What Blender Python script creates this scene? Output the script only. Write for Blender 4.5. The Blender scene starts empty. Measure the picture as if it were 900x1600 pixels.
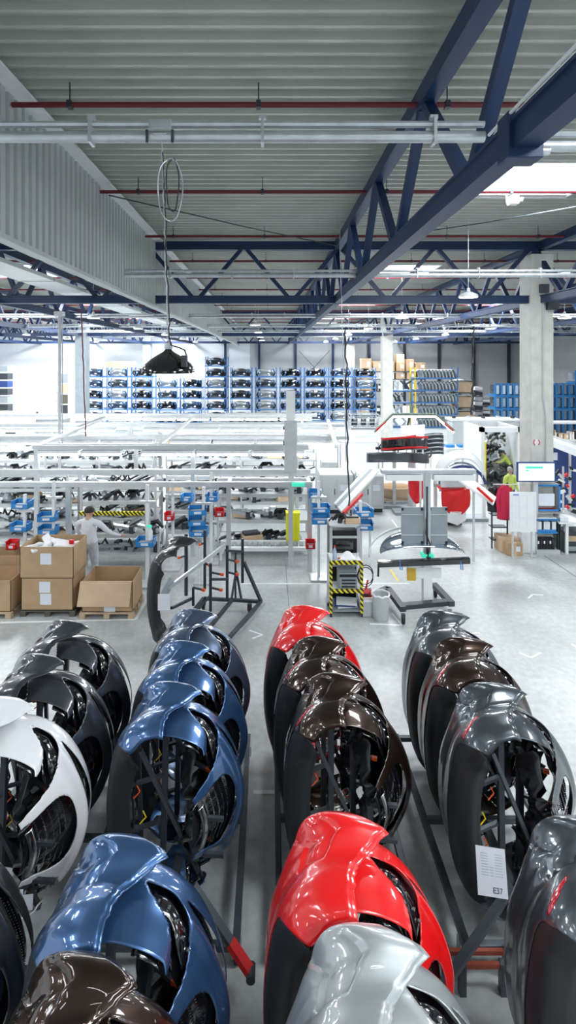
import bpy, bmesh, math, random
from mathutils import Vector, Matrix
C = bpy.context.scene
COL = C.collection
PI = math.pi

# ---------------------------------------------------------------- camera, world, exposure
F_PX, VX, HZ, EYE = 800.0, 422.0, 562.0, 5.6
cam_d = bpy.data.cameras.new('camera')
cam_d.sensor_fit = 'VERTICAL'; cam_d.sensor_height = 24.0
cam_d.lens = F_PX / 1600 * 24.0
cam_d.shift_x = (450 - VX) / 1600.0
cam_d.shift_y = -(800 - HZ) / 1600.0
cam_d.clip_start = 0.05; cam_d.clip_end = 300
cam = bpy.data.objects.new('camera', cam_d); COL.objects.link(cam)
cam.location = (0, 0, EYE); cam.rotation_euler = (PI / 2, 0, 0)
C.camera = cam
C.view_settings.view_transform = 'Standard'; C.view_settings.look = 'None'
C.view_settings.gamma = 1.0; C.view_settings.use_curve_mapping = False
C.view_settings.exposure = 0.38
C.cycles.max_bounces = 7; C.cycles.diffuse_bounces = 4; C.cycles.glossy_bounces = 4
C.cycles.sample_clamp_indirect = 6.0
C.cycles.use_denoising = True
w = bpy.data.worlds.new('sky'); C.world = w; w.use_nodes = True
bg = w.node_tree.nodes['Background']
bg.inputs[0].default_value = (0.86, 0.93, 1.0, 1); bg.inputs[1].default_value = 1.1
ROOF = EYE + 3.6

def area_light(loc, sx, sy, watts, col=(1, 1, 1)):
    d = bpy.data.lights.new('skylight_daylight', 'AREA'); d.shape = 'RECTANGLE'
    d.size = sx; d.size_y = sy; d.energy = watts; d.color = col
    o = bpy.data.objects.new('skylight_daylight', d); COL.objects.link(o)
    o.location = loc
    return o
SKY_ROWS = ((-11.5, -9.0), (-5.5, -3.0), (0.6, 2.8), (9.35, 11.3), (19.5, 22.2), (29.5, 32.5), (40.5, 43.5), (48.5, 50.5))  # last row is added to brighten the end wall
SKYLIGHTS = []      # (x0, x1, y0, y1) openings in the roof, with daylight entering under each
for (x0, x1, k) in ((3.9, 6.5, .7), (-11.5, -8.9, 1.2), (12.0, 14.6, 1.0), (-22.0, -19.4, 1.35)):  # last column is added to brighten the left part of the end wall
    for (y0, y1) in SKY_ROWS:
        SKYLIGHTS.append((x0, x1, y0, y1))
        area_light(((x0 + x1) / 2, (y0 + y1) / 2, ROOF - 0.15), x1 - x0 - .2, y1 - y0 - .2, (330, 420, 420, 300, 650, 750, 900, 1100)[SKY_ROWS.index((y0, y1))] * (k if y0 > 15 or k < 1 else k * .5), (0.92, 0.97, 1))

def P(px, py, d):
    """point seen at pixel (px, py) of the 900x1600 frame at depth d"""
    return Vector(((px - VX) * d / F_PX, d, EYE - (py - HZ) * d / F_PX))
def FL(px, py, z=0.0):
    """point at height z seen at pixel"""
    d = (EYE - z) * F_PX / (py - HZ)
    return Vector(((px - VX) * d / F_PX, d, z))

# ---------------------------------------------------------------- materials
MATS = {}
def mat(name, col, rough=0.5, metal=0.0, coat=0.0, var=0.0, scale=6.0, emit=0.0, trans=0.0, bump=0.0, flakes=False):
    if name in MATS: return MATS[name]
    m = bpy.data.materials.new(name); m.use_nodes = True
    nt = m.node_tree; b = nt.nodes['Principled BSDF']
    if not var and not emit: var = .025
    b.inputs['Base Color'].default_value = (*col, 1)
    b.inputs['Roughness'].default_value = rough
    b.inputs['Metallic'].default_value = metal
    b.inputs['Coat Weight'].default_value = coat; b.inputs['Coat Roughness'].default_value = 0.03
    b.inputs['Transmission Weight'].default_value = trans
    if emit:
        b.inputs['Emission Color'].default_value = (*col, 1); b.inputs['Emission Strength'].default_value = emit
    if var or bump or flakes:
        tc = nt.nodes.new('ShaderNodeTexCoord')
        nz = nt.nodes.new('ShaderNodeTexNoise'); nz.inputs['Scale'].default_value = scale; nz.inputs['Detail'].default_value = 5
        nt.links.new(tc.outputs['Object'], nz.inputs['Vector'])
        if var:
            mp = nt.nodes.new('ShaderNodeMapRange'); mp.inputs[1].default_value = .3; mp.inputs[2].default_value = .7
            mp.inputs[3].default_value = 1 - var; mp.inputs[4].default_value = 1 + var
            nt.links.new(nz.outputs['Fac'], mp.inputs[0])
            mx = nt.nodes.new('ShaderNodeVectorMath'); mx.operation = 'SCALE'
            mx.inputs[0].default_value = col; nt.links.new(mp.outputs[0], mx.inputs['Scale'])
            nt.links.new(mx.outputs[0], b.inputs['Base Color'])
        if bump:
            bp = nt.nodes.new('ShaderNodeBump'); bp.inputs['Strength'].default_value = bump
            nt.links.new(nz.outputs['Fac'], bp.inputs['Height']); nt.links.new(bp.outputs[0], b.inputs['Normal'])
    MATS[name] = m
    return m

M_blue = mat('blue_steel', (0.009, 0.028, 0.088), .45, 0, 0, .12, 2)
M_deck = mat('roof_deck', (0.50, 0.52, 0.48), .42, .2, 0, .06, 1.5)
M_fascia = mat('fascia_sheet', (0.50, 0.53, 0.53), .5, .1, 0, .05, 1.2)
M_red = mat('red_pipe', (0.13, 0.005, 0.014), .45)
M_galv = mat('galvanised', (0.55, 0.58, 0.61), .35, .75, 0, .1, 8)
M_conc = mat('column_concrete', (0.60, 0.60, 0.56), .75, 0, 0, .1, 3, bump=.1)
M_wallw = mat('wall_white', (0.80, 0.82, 0.86), .7, 0, 0, .03, .6)
M_wallg = mat('wall_panel', (0.48, 0.50, 0.52), .6, 0, 0, .05, .5)
M_white = mat('white_paint', (0.82, 0.84, 0.85), .4)
M_alu = mat('aluminium', (0.66, 0.68, 0.69), .35, .55, 0, .05, 5)
M_grey = mat('grey_paint', (0.30, 0.34, 0.37), .45, .1, 0, .06, 4)
M_lgrey = mat('light_grey_paint', (0.52, 0.55, 0.56), .5, 0, 0, .05, 4)
M_dark = mat('dark_steel', (0.055, 0.065, 0.075), .4, .5, 0, .1, 6)
M_black = mat('black_plastic', (0.010, 0.011, 0.013), .42)
M_valance = mat('textured_black_plastic', (0.018, 0.020, 0.023), .48, 0, 0, .1, 60, bump=.15)
M_gloss = mat('gloss_black', (0.006, 0.006, 0.008), .12, 0, 1)
M_rubber = mat('rubber', (0.015, 0.015, 0.016), .8)
M_chrome = mat('chrome', (0.6, 0.61, 0.63), .15, 1)
M_orange = mat('orange_rubber', (0.75, 0.10, 0.02), .5)
M_yellow = mat('yellow_paint', (0.85, 0.66, 0.02), .45)
M_lemon = mat('yellow_plastic', (0.80, 0.78, 0.02), .4)
M_redp = mat('red_plastic', (0.72, 0.01, 0.015), .4)
M_bin = mat('blue_plastic', (0.03, 0.24, 0.60), .35)
M_rackb = mat('rack_blue', (0.06, 0.18, 0.42), .45)
M_card = mat('cardboard', (0.46, 0.31, 0.18), .8, 0, 0, .08, 3)
M_cardl = mat('pale_cardboard', (0.62, 0.45, 0.30), .8, 0, 0, .08, 3)
M_wood = mat('pallet_wood', (0.50, 0.38, 0.25), .8, 0, 0, .15, 8)
M_wooddk = mat('dark_pallet_wood', (0.10, 0.09, 0.07), .8)
M_paper = mat('paper', (0.74, 0.77, 0.84), .7)
M_ink = mat('ink', (0.06, 0.07, 0.12), .7)
M_faint = mat('faint_ink', (0.48, 0.51, 0.60), .7)
M_tape = mat('floor_tape_white', (0.86, 0.88, 0.88), .5)
M_foam = mat('white_foam', (0.88, 0.88, 0.90), .8)
M_tube = mat('fluorescent_tube', (0.95, 0.98, 1.0), .5, emit=17)
M_sky = mat('skylight_glazing', (0.92, 0.97, 1.0), .5, emit=5.0)
M_led = mat('lamp_diffuser', (1.0, 0.99, 0.95), .5, emit=12)
M_screen = mat('screen_white', (0.85, 1.0, 0.97), .4, emit=1.0)
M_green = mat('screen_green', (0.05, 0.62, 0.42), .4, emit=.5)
M_skin = mat('skin', (0.55, 0.33, 0.24), .6)
M_hair = mat('dark_hair', (0.03, 0.02, 0.018), .7)
M_hairg = mat('grey_hair', (0.35, 0.34, 0.33), .7)
M_vest = mat('hi_vis_yellow', (0.62, 0.74, 0.14), .7)
M_shirt = mat('white_shirt', (0.74, 0.76, 0.82), .8, 0, 0, .06, 12)
M_trous = mat('pale_trousers', (0.50, 0.54, 0.60), .8, 0, 0, .15, 14)
M_shoe = mat('dark_shoe', (0.03, 0.03, 0.03), .6)
M_glass = mat('silver_glass', (0.35, 0.42, 0.50), .08, .8, 1)
M_cable = mat('black_cable', (0.02, 0.02, 0.025), .5)
M_rcable = mat('dark_red_cable', (0.18, 0.02, 0.03), .5)
M_cloth_r = mat('red_cloth', (0.55, 0.02, 0.07), .85)
M_navy = mat('navy_panel', (0.02, 0.05, 0.20), .5)
M_refl = mat('red_reflector', (0.45, 0.0, 0.02), .15, 0, 1, .5, 120)

def paint(name, col, metal, rough=.28):
    return mat(name, col, rough, metal, 1.0, .03, 300)
PAINT = {
 'blue': paint('blue_metallic_paint', (0.045, 0.115, 0.27), .65, .28),
 'slate': paint('slate_blue_paint', (0.085, 0.12, 0.19), .65, .3),
 'red': paint('red_paint', (0.80, 0.006, 0.008), 0.0, .3),
 'brown': paint('brown_metallic_paint', (0.030, 0.014, 0.008), .75, .3),
 'grey': paint('dark_grey_metallic_paint', (0.085, 0.10, 0.115), .7, .28),
 'anthracite': paint('anthracite_paint', (0.055, 0.062, 0.075), .55, .3),
 'silver': paint('silver_paint', (0.42, 0.45, 0.46), .55, .42),
 'white': paint('white_car_paint', (0.86, 0.87, 0.90), 0.0, .3),
 'black': paint('black_car_paint', (0.02, 0.021, 0.024), 0.1, .3),
}

# floor: polished concrete with cloudy stains and joints
def floor_mat():
    m = bpy.data.materials.new('polished_concrete'); m.use_nodes = True
    nt = m.node_tree; b = nt.nodes['Principled BSDF']; L = nt.links.new
    tc = nt.nodes.new('ShaderNodeTexCoord')
    n1 = nt.nodes.new('ShaderNodeTexNoise'); n1.inputs['Scale'].default_value = .55; n1.inputs['Detail'].default_value = 6; n1.inputs['Roughness'].default_value = .6
    n2 = nt.nodes.new('ShaderNodeTexNoise'); n2.inputs['Scale'].default_value = 9; n2.inputs['Detail'].default_value = 8
    for n in (n1, n2): L(tc.outputs['Object'], n.inputs['Vector'])
    r = nt.nodes.new('ShaderNodeValToRGB')
    r.color_ramp.elements[0].position = .32; r.color_ramp.elements[0].color = (0.40, 0.415, 0.41, 1)
    r.color_ramp.elements[1].position = .62; r.color_ramp.elements[1].color = (0.53, 0.555, 0.56, 1)
    L(n1.outputs['Fac'], r.inputs[0])
    mp = nt.nodes.new('ShaderNodeMapRange'); mp.inputs[1].default_value = .3; mp.inputs[2].default_value = .7; mp.inputs[3].default_value = .86; mp.inputs[4].default_value = 1.1
    L(n2.outputs['Fac'], mp.inputs[0])
    sc = nt.nodes.new('ShaderNodeVectorMath'); sc.operation = 'SCALE'
    L(r.outputs[0], sc.inputs[0]); L(mp.outputs[0], sc.inputs['Scale'])
    L(sc.outputs[0], b.inputs['Base Color'])
    r2 = nt.nodes.new('ShaderNodeMapRange'); r2.inputs[3].default_value = .22; r2.inputs[4].default_value = .45
    L(n1.outputs['Fac'], r2.inputs[0]); L(r2.outputs[0], b.inputs['Roughness'])
    return m
M_floor = floor_mat()

def stripes_mat(name, c1, c2, scale, axis_rot=(0, 0, 0.785)):
    m = bpy.data.materials.new(name); m.use_nodes = True
    nt = m.node_tree; b = nt.nodes['Principled BSDF']; L = nt.links.new
    tc = nt.nodes.new('ShaderNodeTexCoord'); mpn = nt.nodes.new('ShaderNodeMapping')
    mpn.inputs['Rotation'].default_value = axis_rot
    wv = nt.nodes.new('ShaderNodeTexWave'); wv.inputs['Scale'].default_value = scale
    r = nt.nodes.new('ShaderNodeValToRGB'); r.color_ramp.interpolation = 'CONSTANT'
    r.color_ramp.elements[0].color = (*c1, 1); r.color_ramp.elements[1].position = .5; r.color_ramp.elements[1].color = (*c2, 1)
    L(tc.outputs['Object'], mpn.inputs['Vector']); L(mpn.outputs[0], wv.inputs['Vector']); L(wv.outputs['Fac'], r.inputs[0]); L(r.outputs[0], b.inputs['Base Color'])
    b.inputs['Roughness'].default_value = .45
    return m
M_haz = stripes_mat('hazard_stripes', (0.8, 0.68, 0.03), (0.01, 0.01, 0.01), 4.0, (0, .785, 0))

# ---------------------------------------------------------------- mesh builder
class MB:
    def __init__(s, origin=(0, 0, 0)): s.v = []; s.f = []; s.o = Vector(origin)
    def add(s, vs, fs):
        n = len(s.v); s.v += [Vector(p) - s.o for p in vs]; s.f += [tuple(i + n for i in f) for f in fs]; return s
    def box(s, c, size, R=None):
        hx, hy, hz = size[0] / 2, size[1] / 2, size[2] / 2; c = Vector(c)
        vs = [Vector((x, y, z)) for x in (-hx, hx) for y in (-hy, hy) for z in (-hz, hz)]
        if R is not None: vs = [R @ v for v in vs]
        return s.add([v + c for v in vs], [(0, 1, 3, 2), (4, 6, 7, 5), (0, 4, 5, 1), (2, 3, 7, 6), (0, 2, 6, 4), (1, 5, 7, 3)])
    def bb(s, x0, x1, y0, y1, z0, z1): return s.box(((x0 + x1) / 2, (y0 + y1) / 2, (z0 + z1) / 2), (abs(x1 - x0), abs(y1 - y0), abs(z1 - z0)))
    def bar(s, p, q, w, h=None, up=(0, 0, 1)):
        p, q = Vector(p), Vector(q); h = h or w; d = q - p; L = d.length
        if L < 1e-6: return s
        z = d / L; u = Vector(up)
        if abs(z.dot(u)) > .98: u = Vector((0, 1, 0))
        x = u.cross(z).normalized(); y = z.cross(x)
        R = Matrix((x, y, z)).transposed()
        return s.box((p + q) / 2, (w, h, L), R)
    def tube(s, pts, r, n=8, closed=False):
        pts = [Vector(p) for p in pts]; vs = []; fs = []; m = len(pts); prev = None
        for i, p in enumerate(pts):
            a = pts[(i - 1) % m] if closed or i > 0 else p; b = pts[(i + 1) % m] if closed or i < m - 1 else p
            t = (b - a).normalized()
            u = prev if prev is not None else (Vector((0, 0, 1)) if abs(t.z) < .9 else Vector((1, 0, 0)))
            x = (u - t * u.dot(t)).normalized(); prev = x; y = t.cross(x)
            rr = r[i] if isinstance(r, (list, tuple)) else r
            vs += [p + (x * math.cos(2 * PI * k / n) + y * math.sin(2 * PI * k / n)) * rr for k in range(n)]
        for i in range(m if closed else m - 1):
            j = (i + 1) % m
            fs += [(i * n + k, i * n + (k + 1) % n, j * n + (k + 1) % n, j * n + k) for k in range(n)]
        if not closed: fs += [tuple(range(n))[::-1], tuple((m - 1) * n + k for k in range(n))]
        return s.add(vs, fs)
    def lathe(s, prof, c=(0, 0, 0), n=24, axis='Z'):
        c = Vector(c); vs = []; fs = []
        for (r, z) in prof:
            for k in range(n):
                a = 2 * PI * k / n; p = Vector((r * math.cos(a), r * math.sin(a), z))
                if axis == 'X': p = Vector((p.z, p.x, p.y))
                if axis == 'Y': p = Vector((p.y, p.z, p.x))
                vs.append(c + p)
        for i in range(len(prof) - 1):
            fs += [(i * n + k, i * n + (k + 1) % n, (i + 1) * n + (k + 1) % n, (i + 1) * n + k) for k in range(n)]
        fs += [tuple(range(n))[::-1], tuple((len(prof) - 1) * n + k for k in range(n))]
        return s.add(vs, fs)
    def grid(s, fn, nu, nv):
        vs = [fn(i / nu, j / nv) for i in range(nu + 1) for j in range(nv + 1)]
        fs = [(i * (nv + 1) + j, (i + 1) * (nv + 1) + j, (i + 1) * (nv + 1) + j + 1, i * (nv + 1) + j + 1) for i in range(nu) for j in range(nv)]
        return s.add(vs, fs)
    def build(s, name, m, parent=None, smooth=False, bevel=0, solid=0, solid_off=0.0, loc=None):
        me = bpy.data.meshes.new(name); me.from_pydata([tuple(v) for v in s.v], [], s.f); me.update()
        me.materials.append(m)
        if smooth:
            me.polygons.foreach_set('use_smooth', [True] * len(me.polygons))
            me.set_sharp_from_angle(angle=math.radians(40))
        o = bpy.data.objects.new(name, me); COL.objects.link(o)
        if parent is not None: o.parent = parent
        if loc is not None: o.location = loc
        elif parent is None: o.location = s.o
        if solid:
            md = o.modifiers.new('thickness', 'SOLIDIFY'); md.thickness = solid; md.offset = solid_off
        if bevel:
            md = o.modifiers.new('edge', 'BEVEL'); md.width = bevel; md.segments = 2; md.limit_method = 'ANGLE'
        return o

def tag(o, label, cat, group=None, kind=None):
    o['label'] = label; o['category'] = cat
    if group: o['group'] = group
    o['kind'] = kind or 'thing'
    return o
def thing(name, label, cat, loc=(0, 0, 0), rotz=0, group=None):
    o = bpy.data.objects.new(name, None); COL.objects.link(o); o.empty_display_size = .1
    o.location = loc; o.rotation_euler = (0, 0, rotz)
    return tag(o, label, cat, group)
def struct(o): o['kind'] = 'structure'; return o
def copy_tree(o, parent=None, loc=None, rotz=None, label=None, group=None):
    c = o.copy(); COL.objects.link(c)
    if parent is not None: c.parent = parent
    if loc is not None: c.location = loc
    if rotz is not None: c.rotation_euler = (0, 0, rotz)
    if label: c['label'] = label
    if group: c['group'] = group
    for ch in list(o.children): copy_tree(ch, c)
    return c
def lerp(a, b, t): return a + (b - a) * t
def interp(tab, x):
    if x <= tab[0][0]: return tab[0][1]
    for (a, ya), (b, yb) in zip(tab, tab[1:]):
        if x <= b:
            t = (x - a) / (b - a); t = t * t * (3 - 2 * t); return ya + (yb - ya) * t
    return tab[-1][1]
def smst(a, b, x):
    t = max(0, min(1, (x - a) / (b - a))); return t * t * (3 - 2 * t)
ORD = ['first', 'second', 'third', 'fourth', 'fifth', 'sixth', 'seventh', 'eighth', 'ninth', 'tenth', 'eleventh', 'twelfth', 'thirteenth', 'fourteenth', 'fifteenth', 'sixteenth', 'seventeenth', 'eighteenth', 'nineteenth', 'twentieth']
# ================================================================ SHELL
X0, X1, Y0, Y1 = -30.0, 28.0, -14.0, 56.0
struct(MB().bb(X0 - 8, X1 + 8, Y0 - 6, Y1 + 1, -.2, 0).build('floor', M_floor))
# roof deck: trapezoidal ribs running across the hall, with openings for the skylights
mb = MB(); pitch = .247
xs = [X0] + sorted({x for s in SKYLIGHTS for x in s[:2]}) + [X1]
for a, b in zip(xs, xs[1:]):
    holes = [(s[2], s[3]) for s in SKYLIGHTS if s[0] <= a + .01 and s[1] >= b - .01]
    y = Y0; prof = []; n = int((Y1 - Y0) / pitch)
    def flush():
        global prof
        if len(prof) > 1:
            vs = []; fs = []
            for (yy, zz) in prof: vs += [(a, yy, zz), (b, yy, zz)]
            for k in range(len(prof) - 1): fs.append((2 * k, 2 * k + 1, 2 * k + 3, 2 * k + 2))
            mb.add(vs, fs)
        prof = []
    for k in range(n):
        yy = Y0 + k * pitch
        if any(h0 - pitch * .5 < yy < h1 - pitch * .5 for h0, h1 in holes): flush(); continue
        prof += [(yy, ROOF), (yy + .05, ROOF), (yy + .066, ROOF + .085), (yy + .14, ROOF + .085), (yy + .15, ROOF + .072), (yy + .16, ROOF + .085), (yy + .231, ROOF + .085)]
    flush()
struct(mb.build('ceiling', M_deck))
mb = MB(); mb.bb(X0, X1, Y1, Y1 + .2, 0, ROOF + .1)
o = struct(mb.build('wall_back', M_wallg))
struct(MB().bb(X0, -2.2, Y1 - .06, Y1, 0, ROOF - .3).build('wall_back_plaster', M_wallw))
struct(MB().bb(X0 - .2, X0, 20, Y1, 0, ROOF + .1).build('wall_left', M_wallw))
struct(MB().bb(X1, X1 + .2, 20, Y1, 0, ROOF + .1).build('wall_right', M_wallg))
struct(MB().bb(X0, X1, Y0 - .2, Y0, 0, ROOF + .1).build('wall_front', M_wallg))
# door in the white end wall
d0 = P(70, 640, Y1 - .1).x; d1 = P(90, 640, Y1 - .1).x
mb = MB(); zt = P(80, 612, Y1 - .1).z
for (a, b, c, d) in ((d0, d0 + .07, 0, zt), (d1 - .07, d1, 0, zt), (d0, d1, zt - .07, zt)): mb.bb(a, b, Y1 - .16, Y1 - .04, c, d)
dr = struct(mb.build('door_1', M_lgrey))
MB().bb(d0 + .08, d1 - .08, Y1 - .11, Y1 - .07, 0.02, zt - .08).build('door_leaf', M_white, dr)
MB().bb(d1 - .25, d1 - .15, Y1 - .16, Y1 - .11, 1, 1.05).build('door_handle', M_dark, dr)

# skylight domes: upstand kerb and glowing glazing
for i, (x0, x1, y0, y1) in enumerate(SKYLIGHTS):
    c = ((x0 + x1) / 2, (y0 + y1) / 2, ROOF)
    t = thing('skylight', 'translucent skylight dome in the roof deck', 'skylight', c, 0, 'skylights in the roof')
    mb = MB(c); h = .45
    mb.bb(x0 - .05, x0, y0 - .05, y1 + .05, ROOF - .02, ROOF + h); mb.bb(x1, x1 + .05, y0 - .05, y1 + .05, ROOF - .02, ROOF + h)
    mb.bb(x0, x1, y0 - .05, y0, ROOF - .02, ROOF + h); mb.bb(x0, x1, y1, y1 + .05, ROOF - .02, ROOF + h)
    mb.build('kerb', M_white, t)
    def dome(u, v): return (lerp(x0 - .05, x1 + .05, u), lerp(y0 - .05, y1 + .05, v), ROOF + h + .25 * math.sin(PI * u) * math.sin(PI * v))
    MB(c).grid(dome, 8, 6).build('glazing', M_sky, t, True)
for s, nm in zip(range(len(SKYLIGHTS)), [0] * 99): pass
_sk = [o for o in COL.objects if o.name.startswith('skylight') and o.type == 'EMPTY']
for o in _sk:
    side = ('over the aisle before the concrete columns' if 0 < o.location.x < 8 else 'beyond the concrete columns' if o.location.x > 8 else 'beyond the fascia' if o.location.x > -15 else 'added beyond the fascia for wall light')
    o['group'] = 'skylights ' + side
    n = sorted([q.location.y for q in _sk if abs(q.location.x - o.location.x) < .1]).index(o.location.y)
    o['label'] = 'translucent roof skylight %s, %s along the hall' % (side, ORD[n])

# ================================================================ corrugated fascia wall hanging from the roof, and the long duct behind it
XF = -3.37; ZB = EYE + 1.58
mb = MB()
prof = []; y = 2.0
while y < 55.8:
    prof += [(XF, y), (XF, y + .11), (XF - .075, y + .135), (XF - .075, y + .185)]; y += .21
vs = []; fs = []
for (x, yy) in prof: vs += [(x, yy, ZB), (x, yy, ROOF - .12)]
for k in range(len(prof) - 1): fs.append((2 * k, 2 * k + 1, 2 * k + 3, 2 * k + 2))
mb.add(vs, fs)
t = thing('fascia_panel', 'long light grey corrugated fascia hanging from the roof', 'fascia', (XF, 2, ZB))
mb.o = Vector((XF, 2, ZB)); mb.v = [v - mb.o for v in mb.v]
mb.build('corrugated_sheet', M_fascia, t)
MB((XF, 2, ZB)).bb(XF - .12, XF + .05, 2, 55.8, ZB - .07, ZB).build('bottom_rail', M_fascia, t)
MB((XF, 2, ZB)).bb(XF - .1, XF + .22, 2, 55.8, ROOF - .14, ROOF - .1).build('top_flashing', M_white, t)
dz = EYE + 2.0
t = thing('ventilation_duct', 'long white rectangular duct running beside the corrugated fascia', 'duct', (-5.9, 6, dz))
MB((-5.9, 6, dz)).bb(-6.4, -5.5, 3, 55.5, dz, dz + .1).build('duct_body', M_white, t, bevel=.01)
for y in range(4, 55, 3):
    MB((-5.9, 6, dz)).bb(-6.42, -5.48, y, y + .05, dz - .015, dz + .11).build('joint_flange', M_lgrey, t)

# ================================================================ concrete columns
for i, (x, y, s) in enumerate(((7.95, 15.3, .68), (8.2, 36, .72), (8.3, 53, .8), (-13.2, 36, .78), (-12.7, 53, .8))):
    mb = MB((x, y, 0)); z1 = EYE + 3.1
    mb.bb(x - s / 2, x + s / 2, y - s / 2, y + s / 2, 0, z1)
    o = mb.build('concrete_column', M_conc if x > 0 else M_grey, None, False, .03); struct(o)
# ---- conduit, junction box and small sign on the first column
cx, cy = 7.95, 15.3 - .34
t = thing('cable_conduit', 'thin pale conduit running down the near concrete column', 'conduit', (cx + .08, cy, 0))
MB((cx + .08, cy, 0)).tube([(cx + .02, cy - .03, 7.6), (cx + .02, cy - .03, 4.5), (cx + .1, cy - .03, 3.9), (cx + .1, cy - .03, 2.2)], .022, 8).build('conduit_pipe', M_lgrey, t, True)
t = thing('junction_box', 'dark junction boxes near the top of the near concrete column', 'box', (cx, cy, 7.3))
MB((cx, cy, 7.3)).bb(cx - .1, cx + .16, cy - .1, cy, 7.55, 7.8).build('box_body', M_dark, t, bevel=.01)
MB((cx, cy, 7.3)).bb(cx + .1, cx + .42, cy - .14, cy, 7.05, 7.35).build('lower_box', M_dark, t, bevel=.01)
sg = P(838, 691, cy - .01)
t = thing('round_sign', 'small round red and white sign on the near concrete column', 'sign', sg)
MB(sg).lathe([(.10, 0), (.10, .012)], sg - Vector((0, .012, 0)), 20, 'Y').build('sign_plate', M_white, t)
mb = MB(sg)
for a0 in (-1.0, PI - 1.0):
    mb.tube([sg + Vector((.085 * math.cos(a0 + k * .25), -.02, .085 * math.sin(a0 + k * .25))) for k in range(9)], .012, 6)
mb.build('red_ring', M_redp, t)

# ================================================================ blue lattice trusses
ZT, ZBt = EYE + 3.36, EYE + 1.76
def truss(axis, fixed, a0, a1, pitch, phase, label, skip=None, w=.2, detail=True, group=None):
    if axis == 'X': base = Vector((a0, fixed, ZBt)); pt = lambda a, z: Vector((a, fixed, z))
    else: base = Vector((fixed, a0, ZBt)); pt = lambda a, z: Vector((fixed, a, z))
    t = thing('roof_truss', label, 'truss', base, 0, group)
    MB(base).bar(pt(a0, ZT), pt(a1, ZT), w, .24).build('top_chord', M_blue, t)
    mb = MB(base).bar(pt(a0, ZBt), pt(a1, ZBt), w, .2)
    # welded flange along the upper edge of the bottom chord
    mb.bar(pt(a0, ZBt + .11), pt(a1, ZBt + .11), w + .05, .03)
    mb.build('bottom_chord', M_blue, t)
    k = math.floor((a0 - phase) / pitch)
    a = phase + k * pitch
    n = 0
    while a < a1 and n < 48:
        for s in (-1, 1):
            q = a + s * (pitch / 2 - .12)
            if a0 < a < a1 and a0 < q < a1:
                MB(base).bar(pt(a + s * .08, ZT - .1), pt(q, ZBt + .1), .13, .11).build('diagonal', M_blue, t); n += 1
        a += pitch
    return t
for i, y in enumerate((15.15, 36.0, 52.5)):
    truss('X', y, X0, X1, 2.83, 2.06, 'blue lattice girder spanning across the hall, %s from the near end' % ORD[i])
LONG = [(2.0, 'over the aisle beside the nearest skylight'), (8.0, 'over the concrete columns'), (14.0, 'first beyond the columns'), (20.0, 'second beyond the columns'),
        (-8.2, 'nearest behind the grey duct'), (-13.2, 'over the grey steel column'), (-19.0, 'second beyond the duct'), (-25.0, 'furthest beyond the duct')]
for x, s in LONG:
    truss('Y', x, -13.8, 55.8, 2.95, 6.6, 'blue lattice girder running the length of the hall, ' + s, w=.2)

# ================================================================ sprinkler pipes and hangers
zp = EYE + 3.33 - .02
for i, y in enumerate([6.65, 10.1, 13.75, 17.2, 20.7, 24.2, 27.7, 31.2, 34.7, 38.2, 41.7, 45.2, 48.7]):
    x0 = XF + .02 if i < 3 else X0 + .5
    t = thing('sprinkler_pipe', 'dark red sprinkler pipe under the roof deck, %s from the near end' % ORD[i], 'pipe', (x0, y, zp))
    MB((x0, y, zp)).tube([(x0, y, zp), (X1 - .5, y, zp)], .036, 8).build('pipe_run', M_red, t, True)
    x = -2.6; 
    while x < 26:
        mb = MB((x0, y, zp)); mb.tube([(x, y, zp), (x, y, ROOF)], .009, 5).bb(x - .03, x + .03, y - .045, y + .045, zp - .045, zp + .045)
        mb.build('hanger', M_dark, t); x += 2.45
# extra vertical hanger straps seen between pipes
# ================================================================ busbar / cable rails
def rail(y, z, x0, x1, label, r1=.028, r2=.045):
    t = thing('cable_rail', label, 'cable rail', (x0, y, z))
    MB((x0, y, z)).tube([(x0, y, z), (x1, y, z)], r2, 10).build('lower_tube', M_galv, t, True)
    MB((x0, y, z)).tube([(x0, y, z + .1), (x1, y, z + .1)], r1, 8).build('upper_tube', M_galv, t, True)
    x = x0 + 1
    while x < x1:
        mb = MB((x0, y, z)); mb.bb(x - .012, x + .012, y - .055, y + .055, z - .06, z + .15).bb(x - .03, x + .03, y - .02, y + .02, z + .14, z + .17)
        mb.build('clamp', M_galv, t); x += 1.36
    return t
rail(4.07, EYE + 1.77, -6.5, 1.7, 'pair of galvanised cable rails carrying the black pendant lamp')
rail(4.25, EYE + 1.77, 2.25, 6.5, 'galvanised cable rail stub continuing beyond the long blue truss')
rail(11.3, EYE + 1.86, -3.2, 9.5, 'white cable rail crossing just before the first cross truss', .03, .05)
for i, y in enumerate((21.3, 27.5, 33.0, 40.0)):
    rail(y, EYE + 1.78, -14, 20, 'white cable rail under the roof, %s behind the first cross truss' % ORD[i])
# bright conduit running along the top of the long truss chord
t = thing('cable_conduit', 'pale conduit running on the long blue truss bottom chord', 'conduit', (1.93, 0, EYE + 1.9))
for k, dx in enumerate((0, .05)):
    MB((1.93, 0, EYE + 1.9)).tube([(1.88 + dx, 0.5, EYE + 1.93), (1.88 + dx, 4.4, EYE + 1.93)], .014, 6).build('conduit_pipe', M_white, t)
t = thing('beam_clamp', 'blue bracket clamped on the long truss bottom chord', 'clamp', (2.0, 4.1, EYE + 1.6))
MB((2.0, 4.1, EYE + 1.6)).bb(1.86, 2.14, 4.0, 4.2, EYE + 1.58, EYE + 1.95).build('bracket', M_blue, t, bevel=.01)
for xx in (2.18,):
    MB((2.0, 4.1, EYE + 1.6)).lathe([(.035, 0), (.035, .08)], (2.14, 4.08, EYE + 1.66), 10, 'X').build('bolt', M_galv, t, True)
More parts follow.
